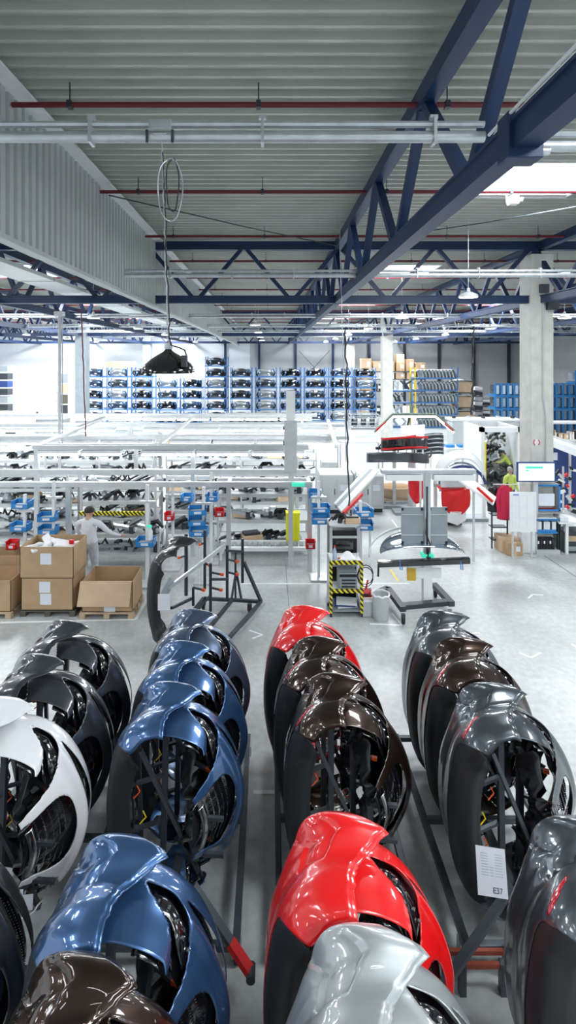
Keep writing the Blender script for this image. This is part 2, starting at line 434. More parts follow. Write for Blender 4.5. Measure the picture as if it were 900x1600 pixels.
# bracing rods between fascia and truss
for (a, b, lb) in ((P(170, 305, 10.0), P(530, 385, 14.5), 'thin steel bracing rod between the fascia and the long truss'), (P(640, 365, 14.6), P(930, 318, 9.6), 'thin steel bracing rod below the skylight')):
    tag(MB(a).tube([a, (a + b) / 2 + Vector((0, 0, -.03)), b], .014, 6).build('bracing_rod', M_dark), lb, 'rod')

# ================================================================ lamps
# black bell pendant
lc = P(263, 583, 4.07); X, Y, Z = lc
t = thing('pendant_lamp', 'black bell shaped industrial pendant lamp hanging on a chain', 'lamp', (X, Y, Z))
R0 = .212
MB(lc).lathe([(R0, 0), (R0 - .004, .016), (R0 * .97, .035), (R0 * .84, .075), (R0 * .62, .115), (R0 * .40, .145), (R0 * .20, .17), (R0 * .13, .185), (.02, .2), (.0, .2)], lc, 40).build('lamp_shade', M_gloss, t, True)
MB(lc).lathe([(.03, .19), (.034, .2), (.03, .24), (.016, .25)], lc, 14).build('cable_gland', M_galv, t, True)
MB(lc).bb(X + .13, X + .17, Y - .17, Y - .1, Z + .05, Z + .14).build('control_gear', M_dark, t, bevel=.005)
hk = P(252, 208, 4.07)
def jit(p, q, n, a, seed):
    rnd = random.Random(seed); return [p.lerp(q, k / n) + Vector((rnd.uniform(-a, a), rnd.uniform(-a, a), 0)) * (0 if k in (0, n) else 1) for k in range(n + 1)]
MB(lc).tube(jit(lc + Vector((0, 0, .24)), hk, 40, .006, 1), .0058, 6).build('chain', M_galv, t, True)
MB(lc).tube(jit(lc + Vector((.012, -.01, .3)), hk + Vector((.01, 0, -.15)), 30, .008, 2), .005, 6).build('cable', M_cable, t, True)
top = hk + Vector((.03, 0, -.2))
def loop(r, h, dx): return [top + Vector((dx + r * math.sin(2 * PI * k / 24), -.02 * math.sin(k), -h / 2 + h / 2 * math.cos(2 * PI * k / 24))) for k in range(24)]
MB(lc).tube(loop(.10, .50, .04), .0055, 6, True).build('cable_loop', M_galv, t, True)
MB(lc).tube(loop(.05, .42, .06), .0055, 6, True).build('cable_loop', M_cable, t, True)
MB(lc).tube([lc + Vector((0, 0, .3)), lc + Vector((.03, -.03, .22)), lc + Vector((.1, -.06, .2)), lc + Vector((.15, -.12, .18)), lc + Vector((.17, -.14, .13)), lc + Vector((.14, -.15, .08))], .006, 6).build('flex', M_cable, t, True)
t = thing('rail_trolley', 'steel clamp trolley carrying the black pendant lamp on the rail', 'clamp', hk)
mb = MB(hk); mb.bb(hk.x - .09, hk.x + .09, 4.015, 4.03, hk.z + .01, hk.z + .09); mb.bb(hk.x - .05, hk.x + .05, 4.01, 4.12, hk.z - .035, hk.z - .02)
mb.build('clamp_plate', M_galv, t, bevel=.005)
MB(hk).tube([hk + Vector((-.1, -.06, .0)), hk + Vector((-.1, -.06, -.1))], .012, 6).build('hook', M_dark, t)
MB(hk).tube([hk + Vector((.1, -.06, .0)), hk + Vector((.1, -.06, -.1))], .012, 6).build('hook', M_dark, t)

# round high bay lamps
def highbay():
    t = thing('high_bay_lamp', 'x', 'lamp', (0, 0, 0))
    MB().lathe([(.24, 0), (.25, .02), (.22, .07), (.12, .12), (.05, .15), (.04, .24), (0, .24)], (0, 0, 0), 24).build('housing', M_lgrey, t, True)
    MB().lathe([(.0, -.006), (.225, -.004), (.225, .0)], (0, 0, 0), 24).build('diffuser', M_led, t, True)
    MB().tube([(0, 0, .24), (0, 0, ROOF - (EYE + 1.62))], .008, 5).build('suspension_cable', M_galv, t)
    return t
hb = highbay(); first = True; n = 0
for ci, (x, where) in enumerate(((5.15, 'before the concrete columns'), (-6.9, 'left of the fascia'), (-16.0, 'beyond the grey steel column'), (11.5, 'beyond the concrete columns'), (-.7, 'right of the fascia'))):
    for ri, y in enumerate((-3.0, 1.5, 13.3, 20.0, 26.8, 33.6, 40.4, 47.2) if x != -.7 else (-4.0, 24.0, 30.5, 37.0, 43.5)):
        if x < -6 and x > -8 and 10 < y < 15: continue
        lab = 'round high bay lamp %s, %s from the near end' % (where, ORD[ri]); g = None
        loc = (x, y, EYE + 1.62)
        if first: hb.location = loc; hb['label'] = lab; first = False
        else: copy_tree(hb, None, loc, 0, lab)
# small white sensor under the skylight
sp = P(803, 312, 10.3)
t = thing('wall_detector', 'small white beam detector hanging below the bright skylight', 'detector', sp)
t.name = 'smoke_detector'
MB(sp).bb(sp.x - .1, sp.x + .08, sp.y - .08, sp.y + .08, sp.z - .1, sp.z + .07).build('housing', M_white, t, bevel=.02)
MB(sp).tube([sp + Vector((-.12 - .03 * math.sin(k * .4), 0, -.12 + .035 * k)) for k in range(8)], .015, 6).build('bracket', M_white, t)
MB(sp).tube([sp + Vector((.1, 0, .06)), Vector((sp.x + .1, sp.y, zp))], .01, 6).build('stem', M_white, t)
MB(sp).lathe([(.04, 0), (.05, .05)], sp + Vector((.12, 0, .0)), 12, 'X').build('lens', M_lgrey, t, True)

# unseen fluorescent fittings, added to put sharp highlights on the bumpers
def added_roof_tube(x, y, lab, L=1.5, along='Y'):
    z = EYE + 1.65
    t = thing('added_strip_light', lab, 'light', (x, y, z), 0, 'strip lights added for bumper highlights')
    h = L / 2
    if along == 'Y':
        MB().bb(-.06, .06, -h, h, .03, .09).build('housing', M_white, t); MB().tube([(0, -h + .03, 0), (0, h - .03, 0)], .03, 8).build('tube', M_tube, t)
    else:
        MB().bb(-h, h, -.06, .06, .03, .09).build('housing', M_white, t); MB().tube([(-h + .03, 0, 0), (h - .03, 0, 0)], .03, 8).build('tube', M_tube, t)
    MB().tube([(0, 0, .09), (0, 0, ROOF - z)], .008, 5).build('suspension_cable', M_galv, t)
SLN = list(range(12))
for x, y in ((-7, 0), (-4.5, -2), (-1.2, -1.2), (1.2, -2.6), (3.6, -1.0), (7.5, 1.0), (-2.5, -4.5), (5.5, -4.0), (0.2, -6)):
    added_roof_tube(x, y, 'unseen strip light added for bumper highlights, %s one' % ORD[SLN.pop(0)], 1.6, 'Y' if int(x * 2) % 2 else 'X')
# ================================================================ CAR BUMPERS STANDING ON END
ZC = 1.12
def catmull(pts, n=12):
    out = []
    P_ = [pts[0]] + pts + [pts[-1]]
    for i in range(1, len(P_) - 2):
        p0, p1, p2, p3 = P_[i - 1], P_[i], P_[i + 1], P_[i + 2]
        for k in range(n):
            t = k / n
            out.append(tuple(.5 * ((2 * b) + (c - a) * t + (2 * a - 5 * b + 4 * c - d) * t * t + (-a + 3 * b - 3 * c + d) * t ** 3) for a, b, c, d in zip(p0, p1, p2, p3)))
    out.append(pts[-1]); return out
class Path:
    def __init__(s, half):           # half: top end -> mid, (x, z)
        full = half + [(x, 2 * ZC - z) for x, z in reversed(half[:-1])]
        s.p = [Vector((a, 0, b)) for a, b in catmull(full)]
        s.c = [0.0]
        for a, b in zip(s.p, s.p[1:]): s.c.append(s.c[-1] + (b - a).length)
        s.L = s.c[-1]
    def at(s, d):
        d = max(0, min(s.L, d)); lo, hi = 0, len(s.c) - 1
        while hi - lo > 1:
            m = (lo + hi) // 2
            if s.c[m] <= d: lo = m
            else: hi = m
        t = (d - s.c[lo]) / max(1e-9, s.c[hi] - s.c[lo])
        p = s.p[lo].lerp(s.p[hi], t)
        a = s.p[max(0, lo - 1)]; b = s.p[min(len(s.p) - 1, hi + 1)]
        tg = (b - a).normalized(); return p, tg
    def s_at_x(s, x):                # arc position on the upper branch where x is reached
        for i in range(len(s.p)):
            if (s.p[0].x - s.p[i].x) * s.sgn >= (s.p[0].x - x) * s.sgn: return s.c[i]
        return 0
REAR = Path([(.34, 2.06), (.15, 2.075), (-.08, 2.07), (-.30, 2.02), (-.47, 1.90), (-.58, 1.70), (-.64, 1.42), (-.66, ZC)]); REAR.sgn = 1
FRONT = Path([(-.34, 1.93), (-.15, 1.965), (.05, 1.955), (.26, 1.88), (.44, 1.74), (.57, 1.55), (.66, 1.32), (.69, ZC)]); FRONT.sgn = -1

def cspl(tab, x):
    if x <= tab[0][0]: return tab[0][1]
    for i, ((a, ya), (b, yb)) in enumerate(zip(tab, tab[1:])):
        if x <= b:
            t = (x - a) / (b - a); y0 = tab[max(0, i - 1)][1]; y3 = tab[min(len(tab) - 1, i + 2)][1]
            return .5 * ((2 * ya) + (yb - y0) * t + (2 * y0 - 5 * ya + 4 * yb - y3) * t * t + (-y0 + 3 * ya - 3 * yb + y3) * t ** 3)
    return tab[-1][1]
def bstep(x, a, b, w): return smst(a - w, a + w, x) * smst(b + w, b - w, x)
R_END = [(0, -.05), (.15, -.05), (.3, -.03), (.45, .02), (.6, .12), (.69, .215), (.75, .265), (.82, .19), (.9, .10), (1, .03)]
R_OFF = [(0, -.075), (.05, -.03), (.14, .0), (.34, .012), (.52, -.012), (.60, -.012), (.70, .028), (.86, .040), (.96, .015), (1, -.03)]
def rear_pt(u, v, off=0.0):
    s0 = REAR.s_at_x(cspl(R_END, v))
    s = s0 + u * (REAR.L - 2 * s0)
    p, tg = REAR.at(s)
    n = Vector((tg.z, 0, -tg.x)) * -1       # outwards: left / up
    if n.dot(p - Vector((.2, 0, ZC))) < 0: n = -n
    m = min(u, 1 - u)
    top = smst(.34, .2, m)
    r = cspl(R_OFF, v) * (.45 + .55 * top)
    # sculpted hump: the far (upper) band of the wrap is raised, the near part dips towards the corner
    hum = math.exp(-((m - .15) / .05) ** 2) * smst(.25, .0, v)
    r -= .05 * hum * top
    r += .05 * smst(.5, .85, v) * math.exp(-((m - .10) / .07) ** 2)
    r -= .022 * bstep(m, -1, .0135, .003)
    r -= .030 * bstep(m, .115, .20, .006) * bstep(v, .57, .94, .02)
    r -= (.065 * smst(.42, .8, v)) * smst(.13, .22, m) * (1 - .6 * smst(.25, .4, m))
    y = -.35 + .70 * v
    # arms get shallower below the corner, the near edge stepping back
    arm = smst(.16, .30, m)
    y += arm * (.10 * (1 - v) - .06 * v)
    return p + n * (r + off) + Vector((0, y, 0))
def r_lo(u): m = min(u, 1 - u); return .30 * smst(.165, .255, m)
def rear_bumper(cx, yc, colour, label, reflector=True, group=None):
    t = thing('rear_bumper', label, 'car bumper', (cx, yc, 0), 0, group)
    MB().grid(lambda u, v: rear_pt(u, lerp(r_lo(u), 1, v)), 150, 34).build('painted_shell', PAINT[colour], t, True, solid=.007, solid_off=0)
    def val(u, v):                       # black lower valance facing the aisle
        uu = lerp(.185, .815, u); m = min(uu, 1 - uu)
        w = .19 * smst(.175, .27, m)
        if v < .5: return rear_pt(uu, lerp(r_lo(uu) + .015, .02, v * 2), -.006 - .03 * (v * 2) ** 2)
        a = rear_pt(uu, .02, -.036); b = rear_pt(uu, .0, -w - .04); b.y += .02
        k = (v - .5) * 2; c = a.lerp(b, k); c.y -= .03 * math.sin(PI * min(1, k * 1.15)) * smst(.175, .24, m)
        return c
    MB().grid(val, 80, 16).build('lower_valance', M_valance, t, True, solid=.006)
    def inner(u, v):
        uu = lerp(.2, .8, u); w = .19 * smst(.175, .27, min(uu, 1 - uu))
        a = rear_pt(uu, .0, -w); a.y += .02; b = rear_pt(uu, .55, -.10); return a.lerp(b, v)
    MB().grid(inner, 50, 3).build('inner_flange', M_black, t, True, solid=.005)
    if reflector:
        def rf(u, v):
            return rear_pt(lerp(.135, .215, u), .44 - .16 * u + lerp(-.036, .036, v) * math.sin(PI * min(max(u, .06), .94)) ** .6, .005)
        MB().grid(rf, 14, 4).build('reflector', M_refl, t, True, solid=.006)
    return t

F_END = [(0, -.16), (.3, -.22), (.6, -.26), (1, -.10)]
def front_R(m): return .06 + .31 * smst(.19, .315, m)
def front_pt(u, v, off=0.0):
    s0 = FRONT.s_at_x(cspl(F_END, v))
    s = s0 + u * (FRONT.L - 2 * s0)
    p, tg = FRONT.at(s)
    n = Vector((tg.z, 0, -tg.x))
    if n.dot(p - Vector((-.2, 0, ZC))) < 0: n = -n
    m = min(u, 1 - u); R = front_R(m)
    k = v / .62
    r = -R * (1 - min(1, k)) ** 1.25 if v < .62 else -.05 * ((v - .62) / .38) ** 2
    r += .012 * math.sin(PI * min(1, v / .5)) - .022 * smst(.60, .66, v) * smst(.95, .7, v) * smst(.1, .2, m)
    r += .03 * math.exp(-((v - .56) / .05) ** 2) * smst(.10, .2, m)
    y = -.36 + .70 * (v ** .92) + .15 * (1 - v) * smst(.27, .19, m)
    return p + n * (r + off) + Vector((0, y, 0))
def mirror_poly(a): return [(1 - u, v) for u, v in reversed(a)]
HA = [(.128, .60), (.155, .61), (.20, .60), (.25, .55), (.288, .44), (.308, .30), (.314, .12), (.304, -.06), (.196, -.06), (.214, .015), (.221, .08), (.213, .18), (.188, .32), (.155, .46)]
HB = [(.365, -.06), (.358, .10), (.362, .30), (.39, .42), (.44, .46), (.56, .46), (.61, .42), (.638, .30), (.642, .10), (.635, -.06)]
HC = [(.235, .75), (.32, .69), (.42, .66), (.5, .65), (.58, .66), (.68, .69), (.765, .75), (.68, .82), (.58, .875), (.5, .885), (.42, .875), (.32, .82)]
HOLES = [HA, mirror_poly(HA), HB, HC]
SU, SV = 3.1, .72
def inside(p, poly):
    x, y = p; c = False
    for (x0, y0), (x1, y1) in zip(poly, poly[1:] + poly[:1]):
        if (y0 > y) != (y1 > y) and x < (x1 - x0) * (y - y0) / (y1 - y0) + x0: c = not c
    return c
def nearest(p, poly):
    best = None
    px, py = p[0] * SU, p[1] * SV
    for (x0, y0), (x1, y1) in zip(poly, poly[1:] + poly[:1]):
        ax, ay, bx, by = x0 * SU, y0 * SV, x1 * SU, y1 * SV
        dx, dy = bx - ax, by - ay; t = max(0, min(1, ((px - ax) * dx + (py - ay) * dy) / (dx * dx + dy * dy + 1e-12)))
        qx, qy = ax + dx * t, ay + dy * t; d = math.hypot(px - qx, py - qy)
        if best is None or d < best[0]: best = (d, (qx / SU, qy / SV))
    return best
def smooth_poly(poly, n=3):
    out = []
    m = len(poly)
    for i in range(m):
        p0, p1, p2, p3 = poly[i - 1], poly[i], poly[(i + 1) % m], poly[(i + 2) % m]
        for k in range(n):
            t = k / n
            out.append(tuple(.5 * ((2 * b) + (c - a) * t + (2 * a - 5 * b + 4 * c - d) * t * t + (-a + 3 * b - 3 * c + d) * t ** 3) for a, b, c, d in zip(p0, p1, p2, p3)))
    return out
HOLES = [smooth_poly(h) for h in HOLES]
def front_shell_uv():
    NU, NV = 216, 48; uv = []
    for i in range(NU + 1):
        for j in range(NV + 1):
            p = (i / NU, j / NV)
            if 0 < i < NU:
                for h in HOLES:
                    d, q = nearest(p, h)
                    if d < .0088:
                        p = (q[0], max(0, min(1, q[1]))) if j > 0 else (q[0], 0); break
            uv.append(p)
    fs = []
    for i in range(NU):
        for j in range(NV):
            ids = (i * (NV + 1) + j, (i + 1) * (NV + 1) + j, (i + 1) * (NV + 1) + j + 1, i * (NV + 1) + j + 1)
            c = (sum(uv[k][0] for k in ids) / 4, sum(uv[k][1] for k in ids) / 4)
            if not any(inside(c, h) for h in HOLES): fs.append(ids)
    return uv, fs
F_UV, F_FS = front_shell_uv()
F_VS = [front_pt(u, v) for u, v in F_UV]
_rn = random.Random(5)
F_LUMP = [[_rn.uniform(-1, 1) for _ in range(14)] for _ in range(30)]
def front_bumper(cx, yc, colour, label, group=None):
    t = thing('front_bumper', label, 'car bumper', (cx, yc, 0), 0, group)
    MB().add(F_VS, F_FS).build('painted_shell', PAINT[colour], t, True, solid=.008)
    # black grille insert set back behind the openings
    def ins(u, v):
        uu = lerp(.125, .875, u); return front_pt(uu, lerp(.0, .93, v), -.05 - .05 * math.sin(PI * v) * smst(.14, .2, min(uu, 1 - uu)))
    m = MB(); nu, nv = 90, 18
    vs = [ins(i / nu, j / nv) for i in range(nu + 1) for j in range(nv + 1)]; fs = []
    for i in range(nu):
        uu = lerp(.125, .875, (i + .5) / nu); q = min(uu, 1 - uu)
        for j in range(nv):
            if q < .37 and q > .2 and j / nv < .34: continue      # the lamp opening is a through hole at its near side
            fs.append((i * (nv + 1) + j, (i + 1) * (nv + 1) + j, (i + 1) * (nv + 1) + j + 1, i * (nv + 1) + j + 1))
    m.add(vs, fs).build('grille_insert', M_gloss, t, True, solid=.004)
    mb = MB()
    for (u0, u1, v0, v1, nu, nv) in ((.37, .63, .08, .40, 34, 5), (.29, .71, .70, .84, 50, 3)):
        for i in range(nu):
            for j in range(nv):
                u = lerp(u0, u1, (i + .5) / nu); v = lerp(v0, v1, (j + .5) / nv)
                if not any(inside((u, v), h) for h in HOLES): continue
                p = front_pt(u, v, -.038); q = front_pt(u + .0035, v + .012, -.038); mb.bar(p, q, .006, .006)
    mb.build('grille_dots', M_chrome, t)
    def strip(u, v): return front_pt(lerp(.375, .625, u), lerp(-.0, .06, v), .012 + .012 * math.sin(PI * v))
    MB().grid(strip, 40, 4).build('chrome_strip', M_chrome, t, True, solid=.006)
    for (a, b) in ((.15, .30), (.70, .85)):
        def lamp(u, v): return front_pt(lerp(a, b, u), lerp(.38, .54, v) , -.035 + .02 * math.sin(PI * u) * math.sin(PI * v))
        MB().grid(lamp, 12, 6).build('lamp_bezel', M_gloss, t, True, solid=.006)
        for k in range(5):
            c = front_pt(lerp(a, b, (k + .5) / 5), .46, -.012); MB().lathe([(.0, -.012), (.016, -.006), (.016, .006), (.0, .012)], c, 10).build('lamp_reflector', M_chrome, t, True)
    def liner(u, v):
        uu = lerp(.16, .80, u); i = int(u * 28.99); j = int(v * 12.99)
        b = F_LUMP[i][j] * .035
        return front_pt(uu, lerp(.12, .85, v), -.16 - .26 * math.sin(PI * v) + b * 1.6)
    MB().grid(liner, 29, 13).build('inner_liner', M_black, t, True, solid=.004)
    return t

GROUPS = {}
def pair(row, idx, cx, ytop, cr, cf, lr, lf, refl=True):
    yc = ytop - .35
    if lr: rear_bumper(cx - (.13 if cx < -2 else 0), yc, cr, lr, refl)
    if lf: front_bumper(cx, yc, cf, lf)
PAIRS = [
 # cx, far edge depth, colour, description
 (-2.50, 6.88, 'anthracite', 'dark grey', 'at the far end beside the cardboard boxes', False),
 (-2.50, 6.10, 'anthracite', 'dark grey', 'directly behind the white bumpers', False),
 (-2.50, 5.33, 'white', 'white', 'between dark grey and black ones', False),
 (-2.46, 3.95, 'black', 'black', 'before the white bumpers', False),
 (-.97, 7.18, 'slate', 'grey-blue', 'at the far end of the blue row', False),
 (-.97, 6.38, 'blue', 'blue', 'in the blue row, second from its far end', False),
 (-.97, 5.58, 'blue', 'blue', 'in the blue row, third from its far end', False),
 (-.98, 3.80, 'blue', 'blue', 'in front, next to the big red one', False),
 (-1.0, 3.05, 'brown', 'brown', 'cut off below the big blue ones', False),
 (.58, 7.28, 'red', 'red', 'behind the two brown pairs', False),
 (.70, 6.48, 'brown', 'dark brown', 'directly before the far red pair', True),
 (.80, 5.73, 'brown', 'dark brown', 'between the other brown pair and big red', True),
 (.62, 3.98, 'red', 'red', 'directly behind the silver bumpers', False),
 (.68, 3.20, 'silver', 'silver', 'cut off below, before the red ones', False),
 (2.46, 7.15, 'grey', 'dark grey', 'behind the brown pair nearest the open floor', False),
 (2.48, 6.46, 'brown', 'dark brown', 'between two grey pairs', True),
 (2.44, 5.56, 'grey', 'dark grey', 'behind the hanging white paper tag', True),
 (2.41, 3.95, 'grey', 'mid grey', 'cut off at the side, before the tagged pair', True),
]
for i, (cx, y, col, cn, where, rf) in enumerate(PAIRS):
    pair(0, i, cx, y, col, col, '%s rear bumper standing on end %s' % (cn, where), '%s front bumper standing on end %s' % (cn, where), rf)

# ================================================================ TRANSPORT TROLLEYS UNDER THE BUMPERS
M_post = mat('trolley_steel', (0.09, 0.105, 0.12), .38, .6, 0, .1, 6)
def trolley(cx, y0, y1, stations, label):
    t = thing('bumper_trolley', label, 'trolley', (cx, y0, 0)); o = (cx, y0, 0)
    zb = .2
    for sx in (-.66, .66): MB(o).bb(cx + sx - .035, cx + sx + .035, y0, y1, zb, zb + .07).build('side_rail', M_post, t, bevel=.004)
    for y in [y0 + .04, (y0 + y1) / 2, y1 - .04]: MB(o).bb(cx - .66, cx + .66, y - .03, y + .03, zb, zb + .06).build('cross_member', M_post, t, bevel=.004)
    MB(o).bb(cx - .04, cx + .04, y0, y1, zb + .02, zb + .1).build('centre_beam', M_post, t)
    for sx in (-.66, .66):
        for y in (y0 + .12, y1 - .12):
            x = cx + sx
            w = MB(o).lathe([(.02, -.025), (.085, -.022), (.09, 0), (.085, .022), (.02, .025)], (x, y, .09), 20, 'X').build('caster', M_rubber, t, True)
            mb = MB(o); mb.bb(x - .045, x - .035, y - .05, y + .05, .07, .2); mb.bb(x + .035, x + .045, y - .05, y + .05, .07, .2); mb.build('fork', M_galv, w)
    for k, ys in enumerate(stations):
        rnd = random.Random(int(ys * 100) + int(cx * 10))
        # two uprights with hooked arms
        MB(o).bar((cx - .12, ys - .05, zb), (cx - .10, ys + .05, 1.86), .055, .055).build('upright', M_post, t)
        MB(o).bar((cx + .14, ys + .12, zb), (cx + .14, ys + .12, 1.55), .06, .06).build('upright', M_post, t)
        MB(o).bar((cx - .36, ys + .1, zb), (cx - .40, ys + .1, 1.62), .04, .04).build('upright', M_post, t)
        MB(o).bar((cx - .30, ys - .22, 1.78), (cx + .30, ys - .10, .38), .05, .035).build('brace', M_post, t)
        MB(o).bar((cx - .10, ys, 1.80), (cx - .5, ys, 1.70), .035).build('arm', M_post, t)
        for (x0, z, x1) in ((.14, 1.42, .32), (.14, 1.08, .38), (.14, .72, .34), (-.12, 1.36, -.40), (-.12, .9, -.42), (-.12, .55, -.38)):
            yy = ys + (.12 if x0 > 0 else 0)
            a = MB(o).bar((cx + x0, yy, z), (cx + x1, yy - .12, z), .035, .03).build('arm', M_post, t)
            MB(o).bar((cx + x1, yy - .12, z), (cx + x1 + (.05 if x1 > 0 else -.05), yy - .14, z), .036, .032).build('orange_pad', M_orange, a)
        # bent bracket for the front bumper beam
        MB(o).bb(cx + .22, cx + .28, ys - .28, ys - .22, .75, 1.15).build('bracket', M_post, t)
        MB(o).bar((cx + .25, ys - .25, 1.15), (cx + .52, ys - .27, 1.15), .035).build('bracket_arm', M_post, t)
        MB(o).bar((cx + .25, ys - .25, .80), (cx + .52, ys - .27, .80), .035).build('bracket_arm', M_post, t)
        # wiring hung in the station
        pts = [Vector((cx - .38 + rnd.uniform(-.04, .04), ys - .1 + rnd.uniform(-.05, .05), 1.7 - .1 * q)) for q in range(13)]
        MB(o).tube(pts, .012, 6).build('wiring', M_cable, t, True)
        for q in range(4):
            p = Vector((cx - .34 + rnd.uniform(-.06, .06), ys - .18, 1.4 - .25 * q))
            MB(o).tube([p, p + Vector((.03, 0, -.06)), p + Vector((-.03, -.01, -.12))], .007, 5).build('cable_tie', M_yellow if q % 2 else M_orange, t)
    return t
trolley(-2.50, 4.45, 7.05, (6.5, 5.75, 4.98), 'grey steel transport trolley carrying the white and dark grey bumpers')
trolley(-2.46, 2.5, 4.15, (3.6, 2.85), 'grey steel transport trolley carrying the black bumpers near the camera')
trolley(-.97, 4.65, 7.3, (6.83, 6.03, 5.23), 'grey steel transport trolley carrying three pairs of blue bumpers')
trolley(-.98, 2.2, 4.1, (3.45, 2.70), 'grey steel transport trolley carrying the big blue and the brown bumpers')
trolley(.75, 4.65, 7.35, (6.93, 6.13, 5.38), 'grey steel transport trolley carrying two brown and the far red bumpers')
trolley(.66, 2.2, 4.1, (3.63, 2.85), 'grey steel transport trolley carrying the big red and silver bumpers')
trolley(2.46, 4.65, 7.3, (6.8, 6.11, 5.21), 'grey steel transport trolley carrying the bumpers nearest the open floor')
trolley(2.42, 2.2, 4.1, (3.6, 2.85), 'grey steel transport trolley carrying the cut off grey bumpers')
# tow bars reaching out of the trolleys
def towbar(a, b, label, red=True):
    t = thing('tow_bar', label, 'tow bar', a)
    a, b = Vector(a), Vector(b)
    MB(a).bar(a, b, .07, .05).build('bar_tube', M_post, t)
    if red: MB(a).bar(a.lerp(b, .66), b, .078, .058).build('red_end', M_redp, t)
    MB(a).tube([b + Vector((0, -.06, 0)), b + Vector((0, .06, 0))], .04, 10).build('eye', M_post, t, True)
towbar(FL(302, 1385, .75), FL(392, 1520, .30), 'steel tow bar with red end between the third and the big blue bumpers')
towbar(FL(800, 1385, .6), FL(690, 1545, .25), 'grey steel tow bar leaning between the tagged grey and cut off grey bumpers', False)
for k_, (px0, px1, py) in enumerate(((697, 792, 1487), (722, 786, 1508))):
    a_, b_ = FL(px0, py, .25), FL(px1, py, .25); q_ = thing('stop_bar', ('orange red stop bar low between the red and grey bumpers, rear one', 'orange red stop bar low between the red and grey bumpers, front one')[k_], 'bar', (a_.x, a_.y, 0))
    MB((a_.x, a_.y, 0)).bar(a_, b_, .03, .04).build('bar_body', mat('dull_orange_paint', (.32, .07, .04), .5), q_)
    for p_ in (a_, b_): MB((a_.x, a_.y, 0)).bb(p_.x - .03, p_.x + .03, p_.y - .03, p_.y + .03, 0, .28).build('bar_foot', M_post, q_)
# paper tags
def tagpaper(c, w, h, tilt, label, text=True, rx=-.5):
    t = thing('paper_tag', label, 'tag', c)
    R = Matrix.Rotation(rx, 3, 'X') @ Matrix.Rotation(tilt, 3, 'Y')
    c = Vector(c)
    def q(x0, x1, z0, z1, y): 
        m = MB(c); m.box(c + R @ Vector(((x0 + x1) / 2, y, (z0 + z1) / 2)), (abs(x1 - x0), .002, abs(z1 - z0)), R); return m
    q(-w / 2, w / 2, -h / 2, h / 2, 0).build('sheet', M_paper, t)
    if text:
        m = MB(c)
        for k in range(9):
            z = h * (.36 - k * .055)
            for (a, b) in ((-.34, -.1), (-.06, .06) if k > 4 else (-.34, -.2), (.12, .38)):
                m.box(c + R @ Vector(((a + b) / 2 * w, -.003, z)), ((b - a) * w, .001, .004), R)
        m.build('printed_lines', M_faint, t)
        cu = bpy.data.curves.new('tag_text', 'FONT'); cu.body = 'E37'; cu.size = h * .17; cu.extrude = .0005; cu.align_x = 'CENTER'
        to = bpy.data.objects.new('tag_text', cu); COL.objects.link(to)
        dg = bpy.context.evaluated_depsgraph_get(); me = bpy.data.meshes.new_from_object(to.evaluated_get(dg)); bpy.data.objects.remove(to)
        me.materials.clear(); me.materials.append(M_ink)
        o = bpy.data.objects.new('printed_number', me); COL.objects.link(o); o.parent = t
        o.matrix_local = Matrix.Translation(R @ Vector((.17 * w, -.004, -.42 * h))) @ (R @ Matrix.Rotation(PI / 2, 3, 'X')).to_4x4()
    return t
tp = FL(768, 1362, 1.05)
tagpaper(tp, .26, .33, .12, 'white printed paper tag hanging in front of the grey bumper')
tagpaper(P(256, 941, 9.3), .22, .30, .0, 'white paper tag on the black bumper of the empty trolley', False, 0)
tagpaper(P(12, 1440, 3.9), .20, .38, -.05, 'white paper sheet among the black bumpers at the picture side', False, -.3)
tagpaper(P(42, 1410, 4.3), .10, .10, -.1, 'small white label behind the big blue bumpers', False, -.4)
# ================================================================ STORAGE RACKS OF BUMPERS ALONG THE END WALL
YR = 46.0
def storage_rack():
    t = thing('bumper_rack', 'x', 'rack', (0, 0, 0))
    W, D, H = 2.06, 1.5, .97
    for sx in (-1, 1):
        for sy in (-1, 1):
            MB().bb(sx * W / 2 - .05 * sx, sx * W / 2 - .13 * sx, sy * D / 2 - .04, sy * D / 2 + .04, 0, H - .02).build('post', M_rackb, t)
    mb = MB(); mb.bb(-W / 2, W / 2, -D / 2 - .03, -D / 2 + .03, .06, .16); mb.bb(-W / 2, W / 2, D / 2 - .03, D / 2 + .03, .06, .16)
    mb.bb(-W / 2, -W / 2 + .08, -D / 2, D / 2, .06, .14); mb.bb(W / 2 - .08, W / 2, -D / 2, D / 2, .06, .14); mb.build('base_frame', M_rackb, t)
    for s in (-1, 1):
        pts = [(s * (.62 + .14 * math.cos(a)), -D / 2 - .02, .52 + .30 * math.sin(a)) for a in [PI * (.5 + s * (-.5 + k / 8) ) if s > 0 else PI * (.5 + k / 8) for k in range(-0, 9)]]
        MB().tube(pts, .035, 5).build('cradle', M_rackb, t)
    return t
